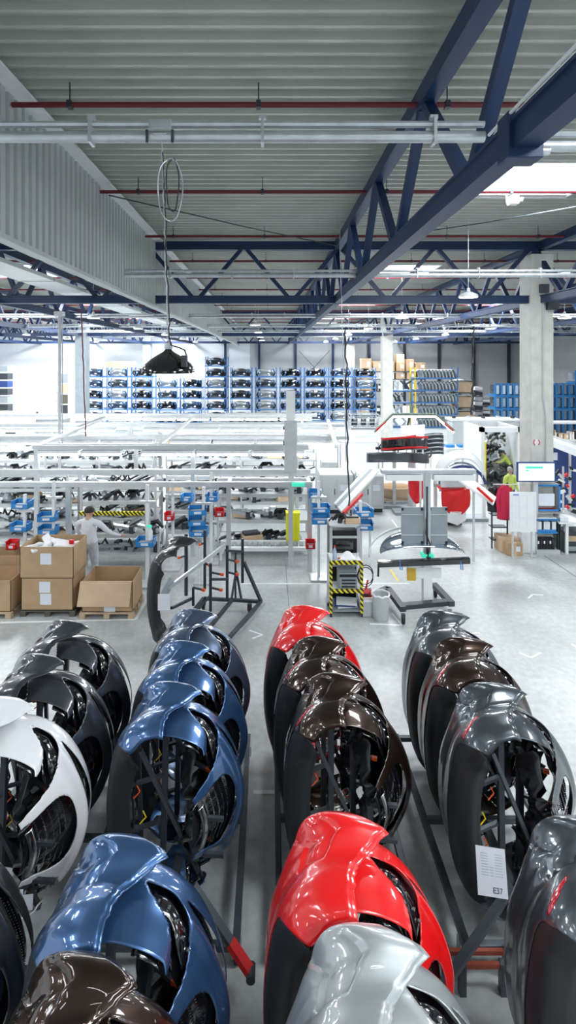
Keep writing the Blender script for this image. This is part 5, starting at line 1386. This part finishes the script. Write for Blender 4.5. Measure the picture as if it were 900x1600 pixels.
# clothes of grey cover
t, c = slab([P(686, 768, 17.7), P(722, 768, 17.7), P(726, 750, 18.0), P(684, 750, 18.0)], .3, 'grey_cover', M_lgrey, 'grey cover above the draped red cover', 'cover')
MB(c).bar(P(704, 768, 17.8), P(704, 800, 17.8), .06).build('post', M_alu, t)

# ================================================================ OFFICE CORNER BY THE FIRST COLUMN
d_ = 14.6; g = d_ / F_PX
def X_(px, d=14.6): return (px - VX) * d / F_PX
def Z_(py, d=14.6): return EYE - (py - HZ) * d / F_PX
# monitor
t = thing('display_screen', 'large flat screen showing a white page with green text bars', 'screen', (X_(838), 14.5, Z_(753, 14.5))); o = tuple(t.location)
x0, x1, z0, z1 = X_(808, 14.5), X_(868, 14.5), Z_(753, 14.5), Z_(722, 14.5)
MB(o).bb(x0, x1, 14.5, 14.56, z0, z1).build('bezel', M_navy, t, bevel=.01); MB(o).bb(x0 + .04, x1 - .04, 14.49, 14.5, z0 + .04, z1 - .04).build('screen_face', M_screen, t)
MB(o).bb(X_(818), X_(845), 14.483, 14.49, Z_(731), Z_(727.5)).build('green_bar', M_green, t); MB(o).bb(X_(818), X_(823), 14.483, 14.49, Z_(735), Z_(733)).build('green_bar', M_green, t)
MB(o).bb(X_(837) - .05, X_(837) + .05, 14.56, 14.66, 1.2, z1 - .1).build('mount_post', M_lgrey, t)
# whiteboard
t = thing('white_board', 'white flip board standing in front of the near concrete column', 'board', (X_(817), 14.35, 0)); o = tuple(t.location)
x0, x1, z0, z1 = X_(797, 14.3), X_(838, 14.3), Z_(831, 14.3), Z_(769, 14.3)
MB(o).bb(x0, x1, 14.3, 14.34, z0, z1).build('board_sheet', M_white, t, bevel=.006)
mb = MB(o)
for k in range(4): mb.bb(x0 + .04, x1 - .04, 14.294, 14.3, lerp(z1, z0, .09 + .27 * k) - .004, lerp(z1, z0, .09 + .27 * k))
for k in range(4): mb.bb(lerp(x0, x1, .08 + .28 * k), lerp(x0, x1, .08 + .28 * k) + .006, 14.294, 14.3, z0 + .1, z1 - .12)
mb.build('grid_lines', mat('board_lines', (.70, .72, .80), .6), t)
MB(o).bb(x0 + .08, x0 + .24, 14.29, 14.3, z1 - .09, z1 - .055).build('blue_heading', mat('heading_blue', (.25, .28, .7), .6), t)
for x in (x0 + .1, x1 - .1): MB(o).bb(x - .02, x + .02, 14.34, 14.38, 0, z1 - .2).build('leg', M_lgrey, t)
# cabinet with binders
d2 = 14.75; x0, x1 = X_(838, d2), X_(875, d2); zt = Z_(757, d2)
t = thing('filing_shelf', 'blue and white open filing shelf with binders beside the white board', 'shelf', ((x0 + x1) / 2, d2, 0)); o = tuple(t.location)
MB(o).bb(x0 - .0, x0 + .03, d2, d2 + .42, 0, zt).build('side_panel', M_lgrey, t); MB(o).bb(x1 - .03, x1, d2, d2 + .42, 0, zt).build('side_panel', M_lgrey, t); MB(o).bb(x0, x1, d2 + .40, d2 + .42, 0, zt).build('back_panel', M_navy, t)
zl = [.12, .62, 1.0, 1.2, zt - .02]
for z in zl: MB(o).bb(x0, x1, d2, d2 + .4, z - .03, z).build('shelf_board', M_bin if z in (.62, 1.0) else M_lgrey, t)
MB(o).bb(x0, x1, d2 - .02, d2, 0, .12).build('plinth', M_lgrey, t)
mb = MB(o); 
for (a, b, c_, e) in ((x0, x0 + .05, 1.24, zt), (x1 - .05, x1, 1.24, zt), (x0, x1, 1.24, 1.29), (x0, x1, zt - .05, zt)): mb.bb(a, b, d2 - .03, d2, c_, e)
mb.build('blue_frame', M_bin, t)
tag(MB((x0 + .3, d2 - .04, 1.5)).bb(x0 + .04, x0 + .5, d2 - .045, d2 - .035, 1.4, 1.75).build('notice_sheet', M_paper), 'printed white notice hanging in the blue frame of the filing shelf', 'notice')
bw = .06; x = x0 + .05; k = 0
while x < x1 - .1:
    t = thing('ring_binder', 'ring binder with blue base on the filing shelf, %s along' % ORD[k], 'binder', (x + bw / 2, d2 + .03, .625), 0, 'ring binders on the filing shelf')
    MB().bb(-bw / 2 + .003, bw / 2 - .003, 0, .27, 0, .30).build('cover', (M_paper, M_white, M_dark, M_paper)[k % 4], t); MB().bb(-bw / 2 + .002, bw / 2 - .002, -.004, 0, 0, .07).build('blue_base', M_bin, t); x += bw; k += 1
k = 0; x = x0 + .08
while x < x1 - .12:
    t = thing('ring_binder', 'black binder on the bottom level of the filing shelf, %s along' % ORD[k], 'binder', (x, d2 + .03, .125), 0, 'black binders at the bottom')
    MB().bb(-.035, .035, 0, .27, 0, .31).build('cover', M_black, t); MB().bb(-.02, .02, -.004, 0, .16, .24).build('spine_label', M_white if k % 2 == 0 else M_dark, t); x += .085; k += 1
for i, (zz, m, lb) in enumerate(((1.005, M_white, 'white paper tray on the blue shelf board'), (1.205, M_cardl, 'tan folder pile in the filing shelf'), (1.24, M_cloth_r, 'dark red folder on the tan folder pile'))):
    tag(MB((x0 + .35, d2 + .15, zz)).bb(x0 + .06, x1 - .08, d2 + .02, d2 + .3, zz + .003, zz + .03).build('folder_pile', m), lb, 'folders')
# carton boxes at the foot
carton((X_(793, 15.0), 15.1, 0), (.5, .5, .42), 'brown carton standing on the floor under the coat rack', M_cardl); carton((X_(805, 14.6), 14.75, 0), (.42, .3, .36), 'smaller brown carton with white label by the white board', M_card)
# white cupboard beside the whiteboard
t = thing('floor_cupboard', 'low white cupboard behind the white board', 'cupboard', (X_(826, 14.9), 14.8, 0)); MB().bb(-.25, .2, 0, .3, 0, .6).build('cupboard_body', M_white, t, bevel=.01); MB().bb(-.22, .17, -.015, 0, .05, .55).build('door', M_white, t)
# coat rack with clothes
rx, ry = X_(778, 15.2), 15.2
t = thing('coat_rack', 'black metal coat rack with shelf rungs', 'rack', (rx, ry, 0))
for x in (-.18, .28):
    MB().tube([(x, 0, 0), (x, 0, 1.95)], .025, 8).build('upright', M_black, t, True)
for z in (.25, .62, .98, 1.9): MB().bar((-.2, 0, z), (.3, 0, z), .03).build('rung', M_black, t); MB().bb(-.18, .28, .0, .25, z - .01, z + .01).build('rack_shelf', M_dark, t) if z < 1.5 else None
MB().bar((-.2, 0, 1.9), (.55, -.1, 1.92), .025).build('arm', M_white, t)
def coat(c, m, w_, h_, lab):
    t = thing('hanging_jacket', lab, 'jacket', c)
    def f_(u, v):
        a = 2 * PI * u; ww = w_ * (.55 + .45 * smst(0, .3, v)) * (1 + .06 * math.sin(5 * a)); return (ww / 2 * math.cos(a), .09 * math.sin(a) * (1 + .4 * v), -h_ * v)
    MB().grid(f_, 24, 10).build('jacket_body', m, t, True, solid=.01)
    for s in (-1, 1): MB().tube([(s * w_ * .32, 0, -.05), (s * w_ * .55, -.03, -h_ * .35), (s * w_ * .5, -.04, -h_ * .75)], [.06, .055, .045], 8).build('sleeve', m, t, True)
    MB().tube([(.08 * math.cos(k), .05 * math.sin(k), -.01) for k in range(6)], .02, 6, True).build('collar', m, t)
coat((X_(774, 15.0), 15.0, 1.88), M_black, .42, .72, 'black jacket hanging on the coat rack'); coat((X_(789, 14.8), 14.8, 1.95), M_cloth_r, .42, .95, 'dark red jacket hanging on the coat rack'); 
# right: white table with machine, dark posts
t = thing('work_table', 'white table with pale sheets cut off at the right', 'table', (X_(895), 14.9, 0)); o = tuple(t.location)
MB(o).bb(X_(877), X_(915), 14.7, 15.5, .88, .93).build('table_top', M_white, t); 
for x in (X_(879), X_(891)): MB(o).bb(x - .04, x + .04, 14.75, 14.85, 0, .9).build('leg', M_dark if x < X_(885) else M_white, t)
MB(o).bb(X_(878), X_(893), 14.75, 15.2, .94, 1.05).build('paper_stack', M_paper, t)
t = thing('side_cabinet', 'dark open cabinet cut off at the right by the filing shelf', 'cabinet', (X_(897), 14.5, 0)); MB().bb(-.15, .5, .3, .8, 0, .62).build('cabinet_body', M_dark, t); MB().bb(-.1, .45, .28, .3, .35, .5).build('front_tray', M_wood, t); MB().bb(-.1, .45, .28, .3, .08, .2).build('lower_tray', M_grey, t)
t = thing('parts_tree', 'stand hung with white and black small parts right of the filing shelf', 'stand', (X_(880, 15.8), 15.8, 0))
MB().tube([(0, 0, 0), (0, 0, 2.3)], .03, 8).build('pole', M_alu, t)
rr = random.Random(5)
for k in range(22):
    z = .9 + k * .065; a = rr.uniform(-.3, .3); MB().box((a, rr.uniform(-.15, 0), z), (rr.uniform(.08, .22), .06, rr.uniform(.05, .12)), Matrix.Rotation(rr.uniform(-1, 1), 3, 'Y')).build('hung_part', (M_white, M_black, M_lgrey, M_redp, M_black)[k % 5], t)
# blue partition walls, white conveyor and shelving on the right
for i, (px0, px1, d_) in enumerate(((858, 888, 19), (893, 925, 19))):
    t = thing('partition_panel', ('dark blue partition panel right of the near column', 'dark blue partition panel cut off at the picture side')[i], 'panel', (X_(px0, d_), d_, 0)); o = tuple(t.location)
    MB(o).bb(X_(px0, d_), X_(px1, d_), d_, d_ + .05, .1, Z_(700, d_)).build('panel_sheet', M_navy, t); MB(o).bb(X_(px1, d_), X_(px1, d_) + .1, d_ - .02, d_ + .08, 0, Z_(698, d_)).build('panel_post', M_lgrey, t); 
    if i == 0: MB(o).bb(X_(862, d_), X_(871, d_), d_ - .01, d_, Z_(719, d_), Z_(707, d_)).build('notice', M_paper, t)
a, b = P(856, 688, 19.5), P(925, 714, 16.5)
t = thing('conveyor_beam', 'white sloping conveyor beam right of the near column', 'conveyor', tuple(a)); MB(a).bar(a, b, .3, .25).build('beam_profile', M_white, t); MB(a).bar(a + Vector((0, 0, .22)), b + Vector((0, 0, .22)), .08, .05).build('guard_rail', M_alu, t)
for f_ in (.1, .9): p = a.lerp(b, f_); MB(a).bar(p, (p.x, p.y, 0), .1).build('leg', M_lgrey, t)
t = shelf_unit(X_(857, 24), X_(935, 24), 24, [.3, .95, Z_(688, 24), Z_(660, 24)], .8, 'light shelf rack with small boxes right of the near column', M_lgrey, 'shelf', .12, M_lgrey)
rr = random.Random(9)
for li, z in enumerate((.95, Z_(688, 24))):
    for k in range(7):
        carton((X_(862 + k * 9, 24), 24.35, z + .01), (.2, .3, rr.uniform(.25, .45)), 'small box on the %s level of the light shelf rack, %s along' % (('lower', 'upper')[li], ORD[k]), rr.choice((M_white, M_cardl, M_card, M_black)), 'small boxes on the light shelf rack')
# booth with workers
db = 22.0
t = thing('work_booth', 'white work booth with open front where a worker bends', 'booth', (X_(782, db), db, 0)); o = tuple(t.location)
x0, x1, zt = X_(752, db), X_(815, db), Z_(668, db)
MB(o).bb(x0, x1, db, db + .25, zt - .2, zt).build('lintel', M_white, t); MB(o).bb(x0, x0 + .15, db, db + 2.0, 0, zt).build('side_wall', M_white, t); MB(o).bb(x1 - .15, x1, db, db + 2.0, 0, zt).build('side_wall', M_white, t); MB(o).bb(x0, x1, db + 2, db + 2.1, 0, zt).build('back_wall', M_lgrey, t)
MB(o).bb(x0 + .2, x1 - .2, db + 1.0, db + 1.7, .5, 1.0).build('bench', M_lgrey, t); MB(o).bb(x0 + .15, x0 + .2, db - .03, db + .03, 0, zt - .6).build('yellow_post', M_yellow, t)
rr = random.Random(77)
for k in range(14):
    for s in (0, 1, 1, 0):
        c = Vector((lerp(x0 + .35, x0 + .8, rr.random()) if s == 0 else lerp(x1 - .9, x1 - .3, rr.random()), db + .5 + rr.random() * .5, .2 + k * .16))
        MB(o).tube([c, c + Vector((rr.uniform(-.2, .2), -.1, .12)), c + Vector((rr.uniform(-.25, .25), 0, .2))], rr.uniform(.03, .08), 6).build('hung_component', (M_dark, M_black, M_galv, M_wooddk)[k % 4], t, True)
# long pale counters beyond
for i, (px0, px1, py, d_, lab) in enumerate(((706, 815, 655, 30, 'long pale counter beyond the work booth'), (0, 100, 652, 27, 'long pale bench before the white wall'), (100, 250, 668, 26.5, 'low pale bench beyond the rear gantry'))):
    a, b = X_(px0, d_), X_(px1, d_); z = Z_(py, d_)
    t = thing('work_counter', lab, 'counter', ((a + b) / 2, d_, 0)); h = (b - a) / 2
    MB().bb(-h, h, 0, 1.2, z - .12, z).build('counter_top', M_white, t, bevel=.01); MB().bb(-h + .1, h - .1, .1, 1.1, 0, z - .12).build('counter_body', M_lgrey, t)
    for k in range(5): MB().lathe([(.12, 0), (.12, .14)], (lerp(-h + .3, h - .3, k / 4), .5, z), 10).build('fixture_peg', (M_dark, M_galv)[k % 2], t, True)
t = thing('dashboard_box', 'white box stack on the bench before the white wall', 'box', (X_(15, 26), 26, 0)); MB().bb(-1.0, .9, 0, 1, 0, Z_(645, 26)).build('box_body', M_white, t, bevel=.02); MB().bb(-.2, .3, -.02, 0, 1.6, 1.9).build('hatch', M_dark, t)

# ================================================================ FLOOR MARKINGS
def tape(pts, w_, lab, m=M_tape, name='floor_tape'):
    c = Vector((pts[0][0], pts[0][1], 0)); t = thing(name, lab, 'floor marking', c)
    for i, (a, b) in enumerate(zip(pts, pts[1:])):
        a = Vector((a[0], a[1], .003 + .001 * i)); b = Vector((b[0], b[1], .003 + .001 * i))
        MB(c).bar(a, b, .002, w_, up=(0, 0, 1)).build('tape_strip', m, t) if 0 else None
        d_ = (b - a).normalized(); n_ = Vector((-d_.y, d_.x, 0)) * w_ / 2
        MB(c).add([a - n_, b - n_, b + n_, a + n_], [(0, 1, 2, 3)]).build('tape_strip', m, t)
def fl2(px, py): p = FL(px, py); return (p.x, p.y)
marks = [([(825, 935), (832, 929), (849, 930)], 'white corner tape mark nearest the office corner'), ([(811, 1020), (830, 1028), (845, 1020)], 'white V shaped tape mark beside the far grey bumpers'),
         ([(893, 1006), (905, 1014)], 'short white tape mark at the picture side'), ([(733, 990), (750, 989)], 'white tape dash between the test stand and the grey bumpers'), ([(735, 992), (752, 1000)], 'slanted white tape dash behind the grey bumpers'),
         ([(389, 985), (410, 992), (394, 998)], 'white V shaped tape mark beside the empty trolley')]
for pts, lab in marks: tape([fl2(*p) for p in pts], .045, lab)
tape([fl2(0, 973), fl2(212, 968), fl2(236, 925)], .07, 'white floor line around the cardboard boxes')
tape([fl2(380, 912), fl2(520, 912), fl2(640, 912)], .05, 'long pale floor line before the black tool cart')
tape([fl2(610, 890), fl2(622, 908)], .05, 'short yellow floor line beside the test stand', M_yellow); tape([fl2(612, 812), fl2(627, 832)], .05, 'white floor line beside the grey machine cabinet')
tape([fl2(578, 975), fl2(628, 977), fl2(612, 958)], .05, 'white tape corner around the waste bin')
tape([fl2(773, 835), fl2(800, 862), fl2(838, 870)], .06, 'white floor line around the office corner'); tape([fl2(884, 1224), fl2(925, 1224)], .06, 'white floor line right of the tagged grey bumper')
tape([fl2(396, 1238), fl2(436, 1238)], .06, 'white floor line in the aisle between the blue and brown rows')
joint = struct(MB().add([(.42, .5, .002), (.43, .5, .002), (.43, 14, .002), (.42, 14, .002)], [(0, 1, 2, 3)]).build('floor_joint', M_dark)); 
a, b = FL(850, 868), FL(910, 908); n_ = Vector((.012, .012, 0))
struct(MB().add([a - n_ + Vector((0, 0, .002)), b - n_ + Vector((0, 0, .002)), b + n_ + Vector((0, 0, .002)), a + n_ + Vector((0, 0, .002))], [(0, 1, 2, 3)]).build('floor_joint', M_dark))

# ================================================================ PEOPLE
def person(loc, rotz, joints, radii, edges, mats, label, hair_m, hair=True, scale=1.0):
    """joints: name -> (x,y,z) metres; radii: name -> r; edges: (a, b, material index). Figure faces -Y at rotz 0."""
    t = thing('person', label, 'person', loc, rotz)
    names = list(joints); idx = {n: i for i, n in enumerate(names)}
    me = bpy.data.meshes.new('body'); me.from_pydata([joints[n] for n in names], [(idx[a], idx[b]) for a, b, _ in edges], []); me.update()
    tmp = bpy.data.objects.new('body_tmp', me); COL.objects.link(tmp)
    md = tmp.modifiers.new('skin', 'SKIN'); md.use_smooth_shade = True
    lay = me.skin_vertices[0] if len(me.skin_vertices) else None
    if lay is None:
        bm = bmesh.new(); bm.from_mesh(me); bm.verts.layers.skin.verify(); bm.to_mesh(me); bm.free(); lay = me.skin_vertices[0]
    for i, n in enumerate(names):
        r = radii[n]; lay.data[i].radius = (r, r) if not isinstance(r, tuple) else r; lay.data[i].use_root = (n == 'pelvis')
    sd = tmp.modifiers.new('sub', 'SUBSURF'); sd.levels = 2; sd.render_levels = 2
    dg = bpy.context.evaluated_depsgraph_get(); dg.update()
    m2 = bpy.data.meshes.new_from_object(tmp.evaluated_get(dg)); bpy.data.objects.remove(tmp)
    m2.materials.clear()
    for m in mats: m2.materials.append(m)
    segs = [(Vector(joints[a]), Vector(joints[b]), k) for a, b, k in edges]
    for p in m2.polygons:
        c = p.center; best = (9, 0)
        for a, b, k in segs:
            ab = b - a; tt = max(0, min(1, (c - a).dot(ab) / max(1e-9, ab.length_squared))); d_ = (c - a - ab * tt).length
            if d_ < best[0]: best = (d_, k)
        p.material_index = best[1]; p.use_smooth = True
    o = bpy.data.objects.new('body', m2); COL.objects.link(o); o.parent = t
    h = Vector(joints['head']); 
    if hair:
        def hr(u, v):
            a = 2 * PI * u; b = lerp(0, PI * .58, v); return h + Vector((.088 * math.sin(b) * math.cos(a), .018 + .102 * math.sin(b) * math.sin(a), .045 + .10 * math.cos(b)))
        MB().grid(hr, 20, 10).build('hair', hair_m, t, True)
    for s in (-1, 1):
        MB().lathe([(0, -.008), (.011, 0), (0, .008)], h + Vector((s * .033, -.088, .0)), 8, 'Y').build('eye', M_dark, t, True)
    return t
def base_pose():
    J = dict(pelvis=(0, 0, .95), belly=(0, 0, 1.10), chest=(0, .01, 1.32), neck=(0, .015, 1.47), neck2=(0, 0, 1.54), head=(0, -.005, 1.63), crown=(0, 0, 1.70), nose=(0, -.115, 1.61), chin=(0, -.065, 1.545))
    R = dict(pelvis=(.155, .12), belly=(.14, .105), chest=(.155, .11), neck=.075, neck2=.052, head=(.078, .09), crown=(.06, .075), nose=.014, chin=.035)
    E = [('pelvis', 'belly', 1), ('belly', 'chest', 1), ('chest', 'neck', 1), ('neck', 'neck2', 0), ('neck2', 'head', 0), ('head', 'crown', 0), ('head', 'nose', 0), ('neck2', 'chin', 0)]
    for s, n in ((1, 'l'), (-1, 'r')):
        J.update({'ear' + n: (s * .088, .01, 1.62), 'sh' + n: (s * .19, .01, 1.41), 'el' + n: (s * .25, .0, 1.13), 'wr' + n: (s * .25, -.12, .92), 'pa' + n: (s * .25, -.16, .86), 'hip' + n: (s * .09, 0, .88), 'kn' + n: (s * .11, -.01, .50), 'an' + n: (s * .11, .02, .09), 'toe' + n: (s * .125, -.15, .04), 'heel' + n: (s * .11, .06, .045)})
        R.update({'ear' + n: .014, 'sh' + n: .068, 'el' + n: .048, 'wr' + n: .031, 'pa' + n: (.036, .022), 'hip' + n: .10, 'kn' + n: .066, 'an' + n: .045, 'toe' + n: .035, 'heel' + n: .035})
        E += [('head', 'ear' + n, 0), ('neck', 'sh' + n, 1), ('sh' + n, 'el' + n, 1), ('el' + n, 'wr' + n, 1), ('wr' + n, 'pa' + n, 0), ('pelvis', 'hip' + n, 2), ('hip' + n, 'kn' + n, 2), ('kn' + n, 'an' + n, 2), ('an' + n, 'toe' + n, 3), ('an' + n, 'heel' + n, 3)]
    return J, R, E
def add_fingers(J, R, E):
    for s, n in ((1, 'l'), (-1, 'r')):
        w_, p = Vector(J['wr' + n]), Vector(J['pa' + n]); d_ = (p - w_).normalized(); side = d_.cross(Vector((0, 0, 1)));
        side = Vector((1, 0, 0)) if side.length < .2 else side.normalized(); dn = d_.cross(side).normalized()
        if dn.z > 0: dn = -dn
        for k, L in enumerate((.070, .080, .075, .058)):
            b = p + side * (-.027 + k * .018) + d_ * .02; a1 = b + d_ * L * .5 + dn * .006; a2 = b + d_ * L * .85 + dn * .03
            for q, (nm, pt) in enumerate((('a', b), ('b', a1), ('c', a2))):
                J['f%d%s%s' % (k, nm, n)] = tuple(pt); R['f%d%s%s' % (k, nm, n)] = (.009, .0085, .007)[q]
            E += [('pa' + n, 'f%da%s' % (k, n), 0), ('f%da%s' % (k, n), 'f%db%s' % (k, n), 0), ('f%db%s' % (k, n), 'f%dc%s' % (k, n), 0)]
        b = w_.lerp(p, .6) - side * s * .035; c_ = b - side * s * .02 + d_ * .04
        J['th1' + n] = tuple(b); J['th2' + n] = tuple(c_); R['th1' + n] = .011; R['th2' + n] = .008; E += [('pa' + n, 'th1' + n, 0), ('th1' + n, 'th2' + n, 0)]
# worker seen from behind in a white shirt, arms reaching forward and to the right
J, R, E = base_pose()
# he stands with his back to the camera (facing +Y): rotz = PI, so his right arm shows on the picture's right
J.update({'elr': (-.36, -.10, 1.16), 'wrr': (-.46, -.32, 1.03), 'par': (-.49, -.40, 1.01), 'ell': (.28, -.12, 1.15), 'wrl': (.22, -.34, 1.05), 'pal': (.20, -.42, 1.03), 'head': (0, -.03, 1.62), 'crown': (0, -.03, 1.69), 'nose': (0, -.14, 1.58), 'chin': (0, -.09, 1.53), 'knl': (.12, -.02, .5), 'anl': (.15, .04, .09), 'toel': (.17, -.13, .04), 'heell': (.15, .08, .045)})
add_fingers(J, R, E)
pw = P(139, 830, 12.6)
wk = person((pw.x, 12.6, 0), PI - .12, J, R, E, [M_skin, M_shirt, M_trous, M_shoe], 'person in white shirt and pale trousers seen from behind at the assembly line', M_hair); wk.scale = (1.36, 1.25, 1.13)
# worker in yellow vest with grey hair facing the camera
J, R, E = base_pose(); add_fingers(J, R, E); pw = P(797, 740, 18.3)
person((pw.x, 18.3, 0), .25, J, R, E, [M_skin, M_vest, M_navy, M_shoe], 'person with grey hair in yellow vest standing by the red jacket', M_hairg)
# worker bending to the left in the booth, seen from the side
J, R, E = base_pose()
for n in list(J):
    x, y, z = J[n]
    if z > .96 and n != 'pelvis':
        k = (z - .95); J[n] = (x, y - k * .62, .95 + k * .80 - (0))
for s, n in ((1, 'l'), (-1, 'r')): J['el' + n] = (s * .24, -.42, 1.12); J['wr' + n] = (s * .2, -.64, 1.08); J['pa' + n] = (s * .19, -.72, 1.08)
add_fingers(J, R, E); pw = P(791, 700, 22.7)
person((pw.x + .15, 22.6, .0), -PI / 2 - .2, J, R, E, [M_skin, M_vest, M_dark, M_shoe], 'person in yellow vest bending to the left inside the work booth', M_hair)
